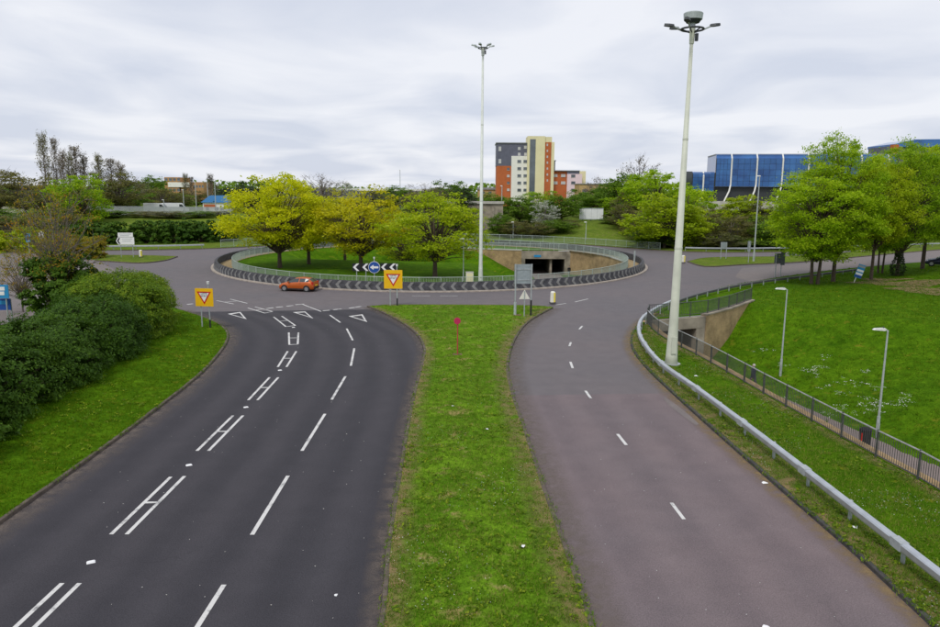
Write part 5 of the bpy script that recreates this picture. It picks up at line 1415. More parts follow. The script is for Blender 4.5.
for i, (u, v0, Y, lab) in enumerate(((163.5, 200, 178, 'short grey lamp column beside the white van in the yard'), (195, 182, 190, 'tallest pale lamp column in the yard'), (207, 180, 205, 'thin lamp column left of the blue roofed shed'),
        (214.5, 181, 195, 'lamp column standing before the blue roofed shed'), (183, 190, 185, 'lamp column between the parked white vans'), (502, 186, 170, 'pale column rising before the brick tower'), (400, 170, 260, 'thin distant column above the island trees'))):
    p_ = P(u, v0, Y); zb_ = zf1(p_[0], Y); lamp_post((p_[0], Y, zb_), p_[2] - zb_, lab, 0.16, 'small')

# ================================================================== VEGETATION
def faces_mesh(name, V, nper, rnd, mat):
    """V: (n*nper,3) vertices, consecutive nper make one face"""
    n = len(V) // nper
    me = bpy.data.meshes.new(name)
    me.vertices.add(len(V)); me.vertices.foreach_set('co', V.astype(np.float32).ravel())
    me.loops.add(n * nper); me.loops.foreach_set('vertex_index', np.arange(n * nper, dtype=np.int32))
    me.polygons.add(n); me.polygons.foreach_set('loop_start', np.arange(0, n * nper, nper, dtype=np.int32))
    me.polygons.foreach_set('loop_total', np.full(n, nper, dtype=np.int32))
    at = me.attributes.new('rnd', 'FLOAT', 'FACE'); at.data.foreach_set('value', rnd.astype(np.float32))
    me.update(calc_edges=True); me.materials.append(MATS[mat]); return me
def leaves(name, cen, size, mat, rng, up=0.6, rnd=None, outward=None):
    n = len(cen); nr = rng.normal(size=(n, 3))
    nr[:, 2] += up * 1.6
    if outward is not None: nr += outward * 1.3
    nr /= np.linalg.norm(nr, axis=1)[:, None]
    u = np.cross(nr, rng.normal(size=(n, 3))); u /= np.linalg.norm(u, axis=1)[:, None] + 1e-9
    v = np.cross(nr, u); s = size * rng.uniform(0.4, 1.5, (n, 1))
    V = np.stack([cen - u * s, cen + v * s * 0.55 - nr * s * 0.12, cen + u * s, cen - v * s * 0.55 - nr * s * 0.12], 1).reshape(-1, 3)
    if rnd is None: rnd = rng.uniform(0, 1, n)
    return faces_mesh(name, V, 4, np.clip(rnd, 0, 1), mat)

def tree_mesh(h, r, zb, nc, nl, ls, mat, bark, seed, tr=0.18, clump=0.9, shape=0.45, hollow=0.45, limbs=0.6, up=0.95, lean=0.0, stems=1, fine=0, lumpy=1.0):
    rng = np.random.default_rng(seed)
    d = rng.normal(size=(nc, 3)); d /= np.linalg.norm(d, axis=1)[:, None]
    rad = rng.uniform(hollow, 1.0, nc) ** 0.7
    lump = 1 + lumpy * 0.16 * np.sin(3 * np.arctan2(d[:, 1], d[:, 0]) + seed) + lumpy * 0.13 * np.sin(5 * d[:, 2] + 2 * seed + 2 * d[:, 0])
    cz = zb + (h - zb) * shape
    hz = np.where(d[:, 2] > 0, h - cz, cz - zb)
    c = d * (rad * lump)[:, None]; c[:, 0] *= r; c[:, 1] *= r; c[:, 2] = cz + c[:, 2] * hz
    c[:, 2] = np.clip(c[:, 2], zb * 0.85, h * 1.02)
    cs = clump * rng.uniform(0.55, 1.25, nc)
    tint = rng.uniform(-0.28, 0.28, nc)
    idx = np.repeat(np.arange(nc), nl)
    off = rng.normal(size=(nc * nl, 3)) * np.array([0.55, 0.55, 0.24]) * cs[idx][:, None]
    L = c[idx] + off
    rnd = 0.5 + tint[idx] + rng.uniform(-0.3, 0.3, len(idx))
    crown = leaves('crown', L, ls, mat, rng, up, rnd)
    m = MB()
    zf = max(zb * 0.9, 0.12 * h)
    for s in range(stems):
        a0 = s * 2.4 + seed; o = 0.0 if stems == 1 else 0.35
        bx_, by_ = o * math.cos(a0), o * math.sin(a0)
        tk = tr if stems == 1 else tr * 0.75
        top_ = (lean * h + 0.25 * math.cos(a0 * 2) + bx_ * 3, 0.2 * math.sin(a0 * 3) + by_ * 3, h * 0.82)
        m.tube([(bx_, by_, -0.4), (bx_, by_, 0.15), (bx_ * 1.3 + lean * zf, by_ * 1.3, zf), (top_[0] * 0.6, top_[1] * 0.6, h * 0.5), top_], [tk * 1.5, tk * 1.1, tk * 0.85, tk * 0.5, 0.02], 8)
    order = rng.permutation(nc)[:int(nc * limbs)]
    for i in order:
        e = c[i]; z0 = zf + (h * 0.7 - zf) * rng.uniform(0, 1) ** 1.5 * min(1, (e[2] - zf) / (h - zf + 1e-6) + 0.1)
        z0 = max(zf * 0.9, min(z0, e[2] - 0.1)) if e[2] > zf else zf
        md = np.array([e[0] * 0.5, e[1] * 0.5, z0 + (e[2] - z0) * 0.62 + 0.1]); w_ = tr * 0.36
        m.tube([(e[0] * 0.03, e[1] * 0.03, z0), tuple(md), tuple(e)], [w_, w_ * 0.55, 0.012], 5, False)
        for q in range(fine):
            f = e + rng.normal(size=3) * np.array([0.6, 0.6, 0.5]) * clump + (0, 0, 0.25)
            m.tube([tuple(md * 0.3 + e * 0.7), tuple(f)], [0.028, 0.008], 3, False)
    trunk = m.mesh('trunk', smooth=True, fix=False); trunk.materials.append(MATS[bark])
    return dict(trunk=trunk, crown=crown, h=h, r=r)

def poplar_mesh(h, r, n, mat, seed, nleaf=2600):
    rng = np.random.default_rng(seed); m = MB(); pts = []
    m.tube([(0, 0, -0.3), (0, 0, h * 0.5), (0.1, 0, h)], [0.16, 0.10, 0.015], 6, False)
    for i in range(n):
        z0 = h * rng.uniform(0.10, 0.88); a = rng.uniform(0, 2 * math.pi); L = (h * 0.30) * rng.uniform(0.5, 1.0) * (1.1 - z0 / h * 0.8)
        rr = r * rng.uniform(0.35, 1.0) * (1.0 - 0.75 * max(0, z0 / h - 0.3))
        e = np.array([rr * math.cos(a), rr * math.sin(a), z0 + L]); k = np.array([rr * 0.75 * math.cos(a), rr * 0.75 * math.sin(a), z0 + L * 0.45])
        m.tube([(0, 0, z0), tuple(k), tuple(e)], [0.05, 0.03, 0.008], 3, False)
        for t in rng.uniform(0.3, 1, 4):
            b_ = k + (e - k) * t; q = b_ + rng.normal(size=3) * (0.25, 0.25, 0.3) + (0, 0, 0.5); m.tube([tuple(b_), tuple(q)], [0.018, 0.006], 3, False); pts += [b_, q, (b_ + q) / 2]
    pts = np.array(pts)[rng.integers(0, len(pts), nleaf)] + rng.normal(size=(nleaf, 3)) * 0.22
    trunk = m.mesh('trunk', fix=False); trunk.materials.append(MATS['bark_grey'])
    return dict(trunk=trunk, crown=leaves('crown', pts, 0.12, mat, rng, 0.2), h=h, r=r)

def plant_tree(k, x, y, z, hgt, rad, rz, label, group=None, name='tree', cat='tree'):
    root = empty(name, (x, y, z), rz, label, cat, group)
    root.scale = (rad / k['r'], rad / k['r'], hgt / k['h'])
    obj('trunk', k['trunk'], None, root); obj('crown', k['crown'], None, root)
    return root

# --- the roundabout's own trees
def isl(u, v):
    x, y = G(u, v, -0.2); return x, y, float(z_island(np.array([[x, y]]))[0])
x, y, z = isl(280, 270)
k = tree_mesh(10.4, 6.0, 1.9, 260, 115, 0.130, 'leaf_yellow', 'bark', 11, 0.24, 0.95, 0.42, 0.6)
plant_tree(k, x, y, z, 10.6, 6.1, 0.3, 'broad yellow-green tree on the lawn behind the orange car')
x, y, z = isl(309, 266)
k = tree_mesh(9.0, 4.6, 2.2, 120, 85, 0.125, 'leaf_gold', 'bark', 12, 0.2, 0.85, 0.45, fine=1)
plant_tree(k, x, y, z, 9.2, 5.2, 0.0, 'golden sparse tree behind the broad yellow-green tree')
x, y, z = isl(361, 273)
k = tree_mesh(9.6, 5.2, 1.9, 190, 85, 0.125, 'leaf_gold', 'bark', 13, 0.21, 0.85, 0.45, fine=1)
plant_tree(k, x, y, z, 9.4, 6.2, 0.0, 'golden olive tree behind the chevron boards')
x, y = G(337, 268, -0.5); z = float(z_island(np.array([[x, y + 6]]))[0])
plant_tree(k, x, y + 6, z, 9.2, 4.6, 2.0, 'golden olive tree between the two other golden trees')
x, y, z = isl(435, 279)
k = tree_mesh(9.0, 5.0, 1.8, 170, 85, 0.125, 'leaf_lime', 'bark', 14, 0.23, 0.85, 0.45, fine=1)
plant_tree(k, x, y, z, 8.7, 5.7, 0.5, 'open lime-green tree on the lawn left of the pale mast')
x = P(405, 250, 112)[0]; plant_tree(k, x, 112, float(z_island(np.array([[x, 112.]]))[0]), 7.6, 5.0, 2.2, 'lime-green tree by the curved path at the back of the lawn')

# --- big trees on the right bank
k1 = tree_mesh(14.8, 6.0, 2.6, 290, 165, 0.110, 'leaf_fresh', 'bark', 21, 0.26, 0.98, 0.42, 0.55, 0.6, fine=1, lumpy=0.5)
k2 = tree_mesh(14.2, 5.5, 3.0, 280, 165, 0.110, 'leaf_fresh', 'bark', 22, 0.24, 0.98, 0.42, 0.55, 0.6, stems=2, fine=1, lumpy=0.5)
k3 = tree_mesh(13.5, 5.5, 3.6, 270, 165, 0.110, 'leaf_lime', 'bark', 23, 0.24, 0.98, 0.44, 0.55, 0.6, fine=1, lumpy=0.5)
def rt(u, v): 
    x, y = G(u, v, 0.2); return x, y, zr1(x, y)
for kk, u, v, h_, r_, rz, lab in ((k2, 814, 283, 12.2, 5.2, 0.2, 'fork-trunked fresh green tree near the dark sign backs'), (k1, 833, 281, 15.0, 4.7, 1.0, 'fresh green tree just right of the fork-trunked one'),
                                  (k3, 871, 279, 13.2, 3.7, 0.4, 'fresh green tree with straight trunk left of the ivy-clad trunk'), (k1, 897, 276, 14.6, 4.9, 2.2, 'fresh green tree with thick ivy-clad trunk'),
                                  (k2, 880, 273, 13.0, 3.6, 3.0, 'slim green tree close behind the ivy-clad trunk'), (k3, 922, 271, 14.5, 5.2, 1.3, 'fresh green tree beside the parked dark car'), (k1, 950, 272, 14.8, 5.2, 3.3, 'fresh green tree right of the parked dark car')):
    x, y, z = rt(u, v); plant_tree(kk, x, y, z, h_, r_, rz, lab, 'trees on the right bank')
# ivy on the thick trunk
x, y, z = rt(897, 276); rng = np.random.default_rng(5)
n = 1600; zz = rng.uniform(0, 4.5, n); a = rng.uniform(0, 2 * math.pi, n); rr = 0.42 + rng.uniform(0, 0.22, n) + 0.2 * np.sin(zz * 2)
obj('ivy', leaves('ivy', np.c_[rr * np.cos(a), rr * np.sin(a), zz], 0.11, 'leaf_dark', rng), None, None, (x, y, z), label='dark ivy wrapped round the thick trunk', cat='ivy')

for i, (u, v, a, b_) in enumerate(((905, 283, 5.0, 2.2), (935, 290, 4.0, 2.6), (884, 279, 2.6, 1.2))):
    x, y = G(u, v, 0.2); t_ = np.linspace(0, 2 * math.pi, 26, endpoint=False); rj = 1 + 0.22 * np.sin(3 * t_ + i) + 0.12 * np.sin(7 * t_ + 2 * i)
    obj('bare_soil', region(np.c_[x + a * rj * np.cos(t_), y + b_ * rj * np.sin(t_)], lambda p: z_right(p) + 0.035, jitter_grid(x - 7, x + 7, y - 5, y + 5, 0.8, i)), 'verge_dirt', label='patch of bare brown soil under the trees on the bank', kind='structure')
# --- background trees
K = {
 'green': [tree_mesh(10, 4.6, 1.2, 150, 64, 0.20, 'leaf_green', 'bark', 31, 0.2, 1.0, 0.42), tree_mesh(10, 4.8, 1.0, 150, 64, 0.20, 'leaf_green', 'bark', 32, 0.2, 1.0, 0.42)],
 'fresh': [tree_mesh(10, 4.8, 0.7, 160, 66, 0.19, 'leaf_fresh', 'bark', 33, 0.2, 0.95, 0.42), tree_mesh(10, 4.8, 0.6, 160, 66, 0.19, 'leaf_fresh', 'bark', 34, 0.2, 0.95, 0.42)],
 'lime': [tree_mesh(10, 4.8, 0.6, 160, 66, 0.19, 'leaf_lime', 'bark', 35, 0.2, 0.95, 0.42)],
 'dark': [tree_mesh(10, 4.2, 0.8, 140, 60, 0.20, 'leaf_dark', 'bark', 36, 0.2, 0.95, 0.4), tree_mesh(10, 4.6, 0.8, 140, 60, 0.20, 'leaf_dark', 'bark', 37, 0.2, 0.95, 0.45)],
 'olive': [tree_mesh(10, 4.6, 1.0, 140, 50, 0.17, 'leaf_olive', 'bark_grey', 38, 0.18, 0.95, 0.45, limbs=0.8, fine=3), tree_mesh(10, 4.6, 1.0, 140, 50, 0.17, 'leaf_olive', 'bark_grey', 39, 0.18, 0.95, 0.45, limbs=0.8, fine=3)],
 'bare': [tree_mesh(10, 4.6, 2.0, 110, 10, 0.14, 'leaf_bud', 'bark_grey', 40, 0.18, 1.0, 0.5, limbs=1.0, fine=5)],
 'blossom': [tree_mesh(10, 4.4, 0.6, 110, 40, 0.20, 'leaf_blossom', 'bark_grey', 41, 0.15, 0.9, 0.4)],
 'poplar': [poplar_mesh(16, 1.7, 90, 'leaf_bud', 42), poplar_mesh(16, 1.9, 100, 'leaf_olive', 43), poplar_mesh(16, 1.6, 80, 'leaf_bud', 44)],
}
cnt = [0]
def bgt(kind, u, vt, Y, wpx, label, group=None, zb=None, name='tree', cat='tree'):
    p_ = P(u, vt, Y); z0 = zf1(p_[0], Y) if zb is None else zb
    cnt[0] += 1; ks = K[kind]; k = ks[cnt[0] % len(ks)]
    return plant_tree(k, p_[0], Y, z0 - 0.1, max(1.5, p_[2] - z0), wpx * 1.22 * Y / F_PX / 2, cnt[0] * 1.7, label, group, name, cat)
for i, (u, vt, Y, w_) in enumerate(((41, 129, 172, 13), (53, 136, 178, 9), (61, 148, 182, 9), (67, 150, 186, 10), (74, 144, 190, 12), (82, 151, 192, 11), (97, 152, 186, 14), (110, 157, 190, 12), (119, 160, 195, 11))):
    bgt('poplar', u, vt, Y, w_, 'bare columnar poplar in the row behind the left shrubs', 'row of bare poplars', name='poplar_tree')
for u, vt, Y, w_ in ((185, 172, 300, 7), (191, 176, 300, 6), (210, 173, 290, 8), (216, 183, 300, 7)):
    bgt('poplar', u, vt, Y, w_, 'bare columnar poplar in front of the buff brick building', 'poplars by the brick building', name='poplar_tree')
bg_list = [
 ('olive', -5, 164, 165, 52, 'olive brown tree at the end of the poplar row'), ('olive', 22, 174, 160, 48, 'olive brown tree in front of the tallest poplar'), ('olive', 50, 180, 150, 44, 'olive twiggy tree behind the blue car park sign'),
 ('fresh', 78, 173, 140, 46, 'bright green tree in front of the poplars'), ('blossom', 12, 205, 140, 20, 'whitish blossom shrub below the olive trees'),
 ('olive', 8, 214, 124, 40, 'brown scrubby tree beyond the car park near the blue sign'), ('olive', 36, 210, 128, 36, 'brown scrubby tree beyond the car park behind the white sign'), ('olive', 62, 206, 126, 30, 'olive scrubby tree at the end of the roadside hedge'), ('green', -14, 205, 132, 44, 'deep green scrub tree at the far corner of the car park'), ('lime', 24, 226, 112, 30, 'low yellow-green tree behind the car park signs'),
 ('dark', 458, 191, 149, 26, 'dark evergreen in front of the concrete abutment'), ('green', 444, 205, 147, 24, 'green bush at the end of the abutment wall'),
 ('fresh', 641, 176, 166, 44, 'bright green tree between the bare tree top and the tall bright green tree'), ('green', 612, 183, 182, 40, 'deep green tree rising behind the white billboard and the tan building'), ('green', 586, 188, 186, 36, 'deep green tree below the pink flats'), ('fresh', 676, 180, 160, 44, 'bright green tree just left of the low blue block'), ('olive', 648, 205, 136, 36, 'brown olive tree in front of the tall bright green tree'),
 ('green', 128, 184, 186, 30, 'deep green tree left of the first white van'), ('olive', 160, 186, 205, 28, 'olive tree behind the first white van'), ('green', 180, 193, 225, 24, 'small green tree below the buff brick building'), ('dark', 222, 190, 205, 22, 'small dark evergreen behind the blue roofed shed'), ('green', 100, 186, 176, 30, 'deep green tree at the foot of the poplars'), ('olive', 66, 186, 165, 34, 'olive tree at the foot of the tallest poplars'),
 ('green', 395, 186, 225, 34, 'green tree behind the gap between golden and lime-green trees'), ('olive', 415, 190, 200, 30, 'olive tree behind the lime-green island tree'),
 ('olive', 116, 170, 172, 44, 'dull green tree below the last poplars'), ('bare', 136, 178, 205, 24, 'bare twiggy tree beside the white van'), ('green', 150, 176, 230, 30, 'dark green tree left of the buff brick building'),
 ('olive', 172, 190, 215, 30, 'olive tree behind the white vans'), ('olive', 196, 190, 240, 26, 'thin olive tree behind the lamp columns'), ('dark', 233, 187, 215, 34, 'dark evergreen right of the blue roofed shed'), ('dark', 252, 182, 240, 40, 'broad dark evergreen behind the yellow-green tree'),
 ('dark', 276, 180, 250, 30, 'dark evergreen next to the pale flowering trees'), ('blossom', 303, 178, 200, 40, 'pale flowering tree behind the golden trees'), ('bare', 322, 175, 195, 40, 'bare pale tree between the flowering trees'), ('blossom', 340, 180, 205, 34, 'second pale flowering tree behind the golden olive tree'),
 ('olive', 372, 189, 210, 34, 'olive tree behind the golden trees'), ('bare', 425, 184, 215, 40, 'bare twiggy tree left of the tower behind the lime-green tree'), ('green', 452, 180, 225, 34, 'green tree left of the pale mast'), ('olive', 437, 188, 190, 34, 'olive tree above the abutment wall'),
 ('dark', 463, 189, 165, 30, 'very dark evergreen just left of the pale mast'), ('green', 490, 193, 185, 34, 'green bush between mast and tower'), ('green', 478, 196, 175, 30, 'green bush above the abutment wall'),
 ('green', 520, 196, 158, 36, 'deep green tree below the tower'), ('fresh', 541, 190, 168, 34, 'bright green tree below the cream tower'), ('blossom', 546, 197, 152, 23, 'white blossoming tree on the slope'), ('green', 562, 193, 158, 30, 'deep green tree right of the white blossom'),
 ('green', 597, 193, 172, 34, 'deep green tree behind the white billboard'), ('fresh', 614, 196, 168, 28, 'green tree just right of the white billboard'), ('bare', 600, 178, 230, 34, 'bare tree behind the low tan building'), ('green', 622, 172, 175, 30, 'dark green tree above the billboard'), ('bare', 640, 157, 178, 40, 'large bare tree top behind the bright green trees'),
 ('olive', 633, 190, 152, 36, 'brown olive tree left of the bright green trees'), ('olive', 628, 204, 146, 30, 'small brown olive tree beside the billboard'), ('fresh', 658, 169, 150, 58, 'tall bright green tree left of the blue office'), ('lime', 667, 192, 122, 66, 'low spreading lime-green tree on the roadside left of the cream mast'), ('fresh', 690, 186, 140, 46, 'bright green tree below the blue office'),
 ('olive', 706, 205, 130, 46, 'brown olive tree in front of the white terrace'), ('lime', 690, 206, 124, 40, 'small lime-green tree behind the cream mast'), ('olive', 733, 214, 128, 44, 'olive tree in front of the terrace columns'), ('lime', 742, 194, 150, 40, 'yellow-green tree over the white terrace'), ('olive', 760, 200, 150, 40, 'olive tree left of the fork-trunked tree'),
 ('green', 775, 215, 126, 44, 'green bush behind the tall street lamp'), ('green', 800, 210, 134, 50, 'green bush behind the fork-trunked tree'), ('lime', 850, 205, 142, 60, 'lime-green tree across the side road'), ('green', 880, 200, 146, 60, 'green tree across the side road behind the ivy-clad trunk'), ('fresh', 915, 195, 158, 60, 'bright green tree across the side road behind the parked car'), ('green', 945, 205, 168, 60, 'green bush at the far end of the side road'), ('green', 655, 228, 124, 40, 'low green bush at the foot of the bright green trees'), ('olive', 718, 232, 122, 50, 'low brown bush behind the splitter island'), ('green', 755, 235, 124, 50, 'low green bush behind the tall street lamp'),
]
for kind, u, vt, Y, w_, lab in bg_list: bgt(kind, u, vt, Y, w_, lab, 'trees beyond the junction')
# undergrowth on the slope below the tower
for i, (u, vt, Y, w_, kd) in enumerate(((500, 213, 146, 22, 'green'), (515, 219, 144, 30, 'olive'), (535, 221, 143, 28, 'olive'), (556, 219, 146, 26, 'green'), (570, 219, 150, 18, 'olive'), (618, 216, 152, 24, 'green'), (640, 222, 142, 34, 'olive'), (655, 236, 128, 30, 'green'))):
    bgt(kd, u, vt, Y, w_, 'low scrub bush at the foot of the trees on the slope', 'scrub on the slope', name='bush', cat='bush')
for i, (u, vt, Y, w_, kd) in enumerate(((66, 211, 150, 30, 'olive'), (92, 213, 152, 34, 'olive'), (118, 214, 150, 32, 'green'), (146, 213, 152, 32, 'olive'), (172, 214, 150, 34, 'olive'), (198, 213, 152, 30, 'green'), (218, 211, 154, 26, 'olive'))):
    bgt(kd, u, vt, Y, w_, 'brownish scrub bush between the roadside hedge and the palisade fence', 'scrub below the palisade', name='bush', cat='bush')
# distant woodland along the skyline
rng = np.random.default_rng(77)
n = 26000; xs = rng.uniform(-900, 900, n); ys = 640 + rng.uniform(-70, 70, n)
top_ = 9.5 + 3.2 * np.sin(xs * 0.021) + 2.3 * np.sin(xs * 0.063 + 1) + 1.5 * np.sin(xs * 0.17)
zs = 3.0 + top_ * rng.uniform(0, 1, n) ** 0.6
obj('woodland', leaves('woodland', np.c_[xs, ys, zs], 1.7, 'leaf_green', rng), None, None, label='distant belt of woodland along the skyline', kind='stuff')

# --- hedges
def bush_mesh(rx, ry, rz_, n, ls, mat, seed, lump=0.07, clumps=160):
    """lumpy shrub: leaf clumps spread over and through a rounded volume standing on the ground"""
    rng = np.random.default_rng(seed)
    d = rng.normal(size=(clumps, 3)); d[:, 2] = np.abs(d[:, 2]) * 1.1 - 0.12; d /= np.linalg.norm(d, axis=1)[:, None]
    f = 1 + lump * np.sin(4 * np.arctan2(d[:, 1], d[:, 0]) + seed) * np.sin(5 * d[:, 2] + seed) + rng.uniform(-0.06, 0.05, clumps)
    # squarish section
    p = np.sign(d) * np.abs(d) ** 0.66
    c = p * f[:, None] * np.array([rx, ry, rz_]) * 0.94
    c[:, 2] = np.maximum(c[:, 2], 0.1)
    cs = rng.uniform(0.25, 0.5, clumps) * min(1.0, rz_ / 3 + 0.3)
    idx = rng.integers(0, clumps, n); o = rng.normal(size=(n, 3)); o /= np.linalg.norm(o, axis=1)[:, None]
    o[:, 2] = np.abs(o[:, 2]) * 0.9 - 0.1
    o[:] += d[idx] * 0.6
    L = c[idx] + o * cs[idx][:, None] * rng.uniform(0.55, 1.0, (n, 1)); L[:, 2] = np.maximum(L[:, 2], 0.02)
    tint = rng.uniform(-0.25, 0.25, clumps)
    rnd = 0.45 + tint[idx] + rng.uniform(-0.3, 0.3, n)
    m = MB()
    for i in range(0, clumps, 2): m.tube([(c[i][0] * 0.15, c[i][1] * 0.15, -0.1), (c[i][0] * 0.6, c[i][1] * 0.6, c[i][2] * 0.55), tuple(c[i])], [0.05, 0.03, 0.01], 4, False)
    st = m.mesh('stems', fix=False); st.materials.append(MATS['bark'])
    # leafy inner mass
    L2 = c[rng.integers(0, clumps, n // 5)] * rng.uniform(0.55, 0.95, (n // 5, 1)); L2[:, 2] = np.maximum(L2[:, 2], 0.02)
    allL = np.vstack([L, L2]); rr = np.r_[rnd, rng.uniform(0.0, 0.6, len(L2))]
    ls_ = np.r_[np.full(len(L), ls), np.full(len(L2), ls * 2.2)][:, None]
    out = np.vstack([d[idx] + o * 0.5, rng.normal(size=(len(L2), 3))])
    return leaves('foliage', allL, ls_, mat, rng, 0.25, rr, out), st
def bush(name, x, y, z, rx, ry, rz_, n, ls, mat, seed, label, group=None, rot=0.0, cat='bush', clumps=160):
    f, s = bush_mesh(rx, ry, rz_, n, ls, mat, seed, clumps=clumps)
    root = empty(name, (x, y, z), rot, label, cat, group)
    obj('foliage', f, None, root); obj('stems', s, None, root)
zl = lambda x, y: float(z_left(np.array([[x, y]]))[0])
hb = [(-19.3, 22.4, 2.3, 3.2, 2.5, 'leaf_hedge', 'dark green hedge shrub nearest the footbridge, behind the low shrub'), (-19.5, 27.6, 2.4, 3.3, 2.5, 'leaf_hedge', 'dark green hedge shrub second from the footbridge end'),
      (-19.9, 32.8, 2.4, 3.3, 2.45, 'leaf_hedge', 'dark green hedge shrub in the middle of the run'), (-20.4, 38.0, 2.5, 3.3, 2.65, 'leaf_hedge', 'dark green hedge shrub next to the tall rounded one'),
      (-21.7, 43.6, 2.9, 3.3, 3.3, 'leaf_hedge_young', 'tall rounded bright green hedge shrub with pale new growth'), (-23.4, 47.6, 3.3, 2.9, 3.0, 'leaf_hedge_young', 'rounded bright green shrub at the roundabout end of the hedge')]
for i, (x, y, rx, ry, rz_, mt, lab) in enumerate(hb):
    bush('hedge_shrub', x, y, zl(x, y), rx, ry, rz_, 42000, 0.056, mt, 60 + i, lab, 'hedge along the left verge', 0.1 * i, 'hedge', 420)
bush('hedge_shrub', -17.2, 23.2, zl(-17.2, 23.2), 1.3, 2.2, 1.0, 9000, 0.06, 'leaf_hedge', 69, 'small low shrub bulging from the hedge foot', 'hedge along the left verge', 0.2, 'hedge', 60)
bush('ivy_bush', -26.2, 45.8, zl(-26.2, 45.8), 1.8, 2.0, 4.6, 13000, 0.10, 'leaf_hedge', 70, 'dark ivy-covered bush under the rust-leaved sapling', None, 0.0, 'bush', 120)
k = tree_mesh(8.0, 3.6, 1.6, 130, 34, 0.080, 'leaf_rust', 'bark_grey', 71, 0.10, 0.75, 0.5, limbs=0.8, fine=2)
plant_tree(k, -26.2, 45.6, zl(-26.2, 45.6), 9.0, 2.6, 0.3, 'thin sapling with sparse rusty orange leaves behind the hedge')
plant_tree(k, -31.8, 50.5, zl(-31.8, 50.5), 4.6, 2.2, 2.3, 'shorter sparse rust-leaved sapling over the car park')
plant_tree(k, -53.0, 92.0, zl(-53, 92), 4.0, 2.6, 1.3, 'sparse rusty sapling near the white direction sign', None)
for i, (u, vt, Y, w_) in enumerate(((12, 236, 104, 60), (60, 238, 100, 40), (-20, 232, 104, 50), (85, 240, 97, 34))):
    p_ = P(u, vt, Y); x = p_[0]
    bush('shrub', x, Y, 0.1, w_ * Y / F_PX / 2, 2.0, max(0.8, p_[2]), 5000, 0.14, 'leaf_rust' if i in (1, 3) else 'leaf_lime', 80 + i, ['yellow-green shrub below the car park signs', 'low rusty shrub under the sapling by the signs', 'yellow-green shrub at the far edge of the car park', 'low rusty shrub beside the white direction sign'][i], None, 0.0, 'bush', 70)
# dark roadside hedge beyond the left arm
for i, (u, vt, Y, w_) in enumerate(((72, 226, 122, 34), (98, 224, 123, 34), (124, 223, 124, 36), (150, 221.5, 125, 36), (176, 221, 126, 36), (200, 221.5, 128, 30), (220, 221, 130, 26))):
    p_ = P(u, vt, Y); bush('hedge_shrub', p_[0], Y, 0.1, w_ * Y / F_PX / 2 * 1.12, 2.6, p_[2] - 0.1, 7000, 0.15, 'leaf_hedge', 90 + i, 'dark clipped shrub in the hedge behind the pale guard rail', 'hedge beyond the left arm', 0.0, 'hedge', 120)

# --- grass blades on the near verges, daisies and taller weeds
def blades(name, pts, z, hgt, wid, per, mat, rng, label, spread=0.05):
    n = len(pts) * per; idx = np.repeat(np.arange(len(pts)), per)
    b = np.c_[pts, z][idx] + np.c_[rng.normal(size=(n, 2)) * spread, np.zeros(n)]
    a = rng.uniform(0, 2 * math.pi, n); t = np.c_[np.cos(a), np.sin(a), np.zeros(n)] * (wid * rng.uniform(0.6, 1.3, n))[:, None]
    tip = b + np.c_[rng.normal(size=(n, 2)) * hgt * 0.45, hgt * rng.uniform(0.4, 1.25, n)]
    V = np.stack([b - t, b + t, tip], 1).reshape(-1, 3); V[:, 2] -= 0.01 * (np.arange(len(V)) % 3 < 2)
    tint = rng.uniform(-0.2, 0.2, len(pts))[idx]
    obj(name, faces_mesh(name, V, 3, np.clip(0.5 + tint + rng.uniform(-0.3, 0.3, n), 0, 1), mat), None, None, label=label, kind='stuff')
rng = np.random.default_rng(99)
def scatter(poly, y0, y1, dens, seed, x0, x1):
    r_ = np.random.default_rng(seed); A = (x1 - x0) * (y1 - y0); n = int(A * dens)
    p = np.c_[r_.uniform(x0, x1, n), r_.uniform(y0, y1, n)]
    p = p[r_.uniform(0, 1, n) < np.clip((16.0 / np.maximum(p[:, 1], 1)) ** 1.1, 0.12, 1)]
    p = p[pip(p, poly)]
    # bare and thin spots
    q = np.sin(p[:, 0] * 1.3 + 2 * np.sin(p[:, 1] * 0.7)) * np.sin(p[:, 1] * 0.9 + p[:, 0] * 0.4)
    return p[(q > -0.75) | (r_.uniform(0, 1, len(p)) < 0.4)]
p = scatter(med_poly, 10, 58, 150, 1, -8, 7)
blades('grass', p, z_med(p), 0.075, 0.013, 5, 'grass_blade', rng, 'short grass blades on the median strip')
p = scatter(left_poly, 12, 56, 110, 2, -22, -12.9)
blades('grass', p, z_left(p), 0.085, 0.014, 5, 'grass_blade_lush', rng, 'short grass blades on the verge below the hedge')
vp = np.vstack([RE[(RE[:, 1] > 8) & (RE[:, 1] < 50)], FENCE[(FENCE[:, 1] > 8)][::-1]])
p = scatter(vp, 10, 50, 150, 3, 9, 15.5)
blades('grass', p, z_right(p), 0.085, 0.014, 5, 'grass_blade', rng, 'short grass blades between crash barrier and dark railing')
n = 26000
p = np.c_[rng.uniform(18, 62, n), rng.uniform(24, 90, n)]; p = p[pip(p, right_poly)]
d_, _ = dist_line(p, PATH); zz = z_right(p); p = p[(d_ > 2.2) & ~pip(p, BACK_R)]
p = p[rng.uniform(0, 1, len(p)) < np.clip(45 / p[:, 1], 0, 1)]
blades('grass', p, z_right(p), 0.15, 0.022, 5, 'grass_blade_lush', rng, 'long lush grass tufts on the bank above the footpath', 0.12)
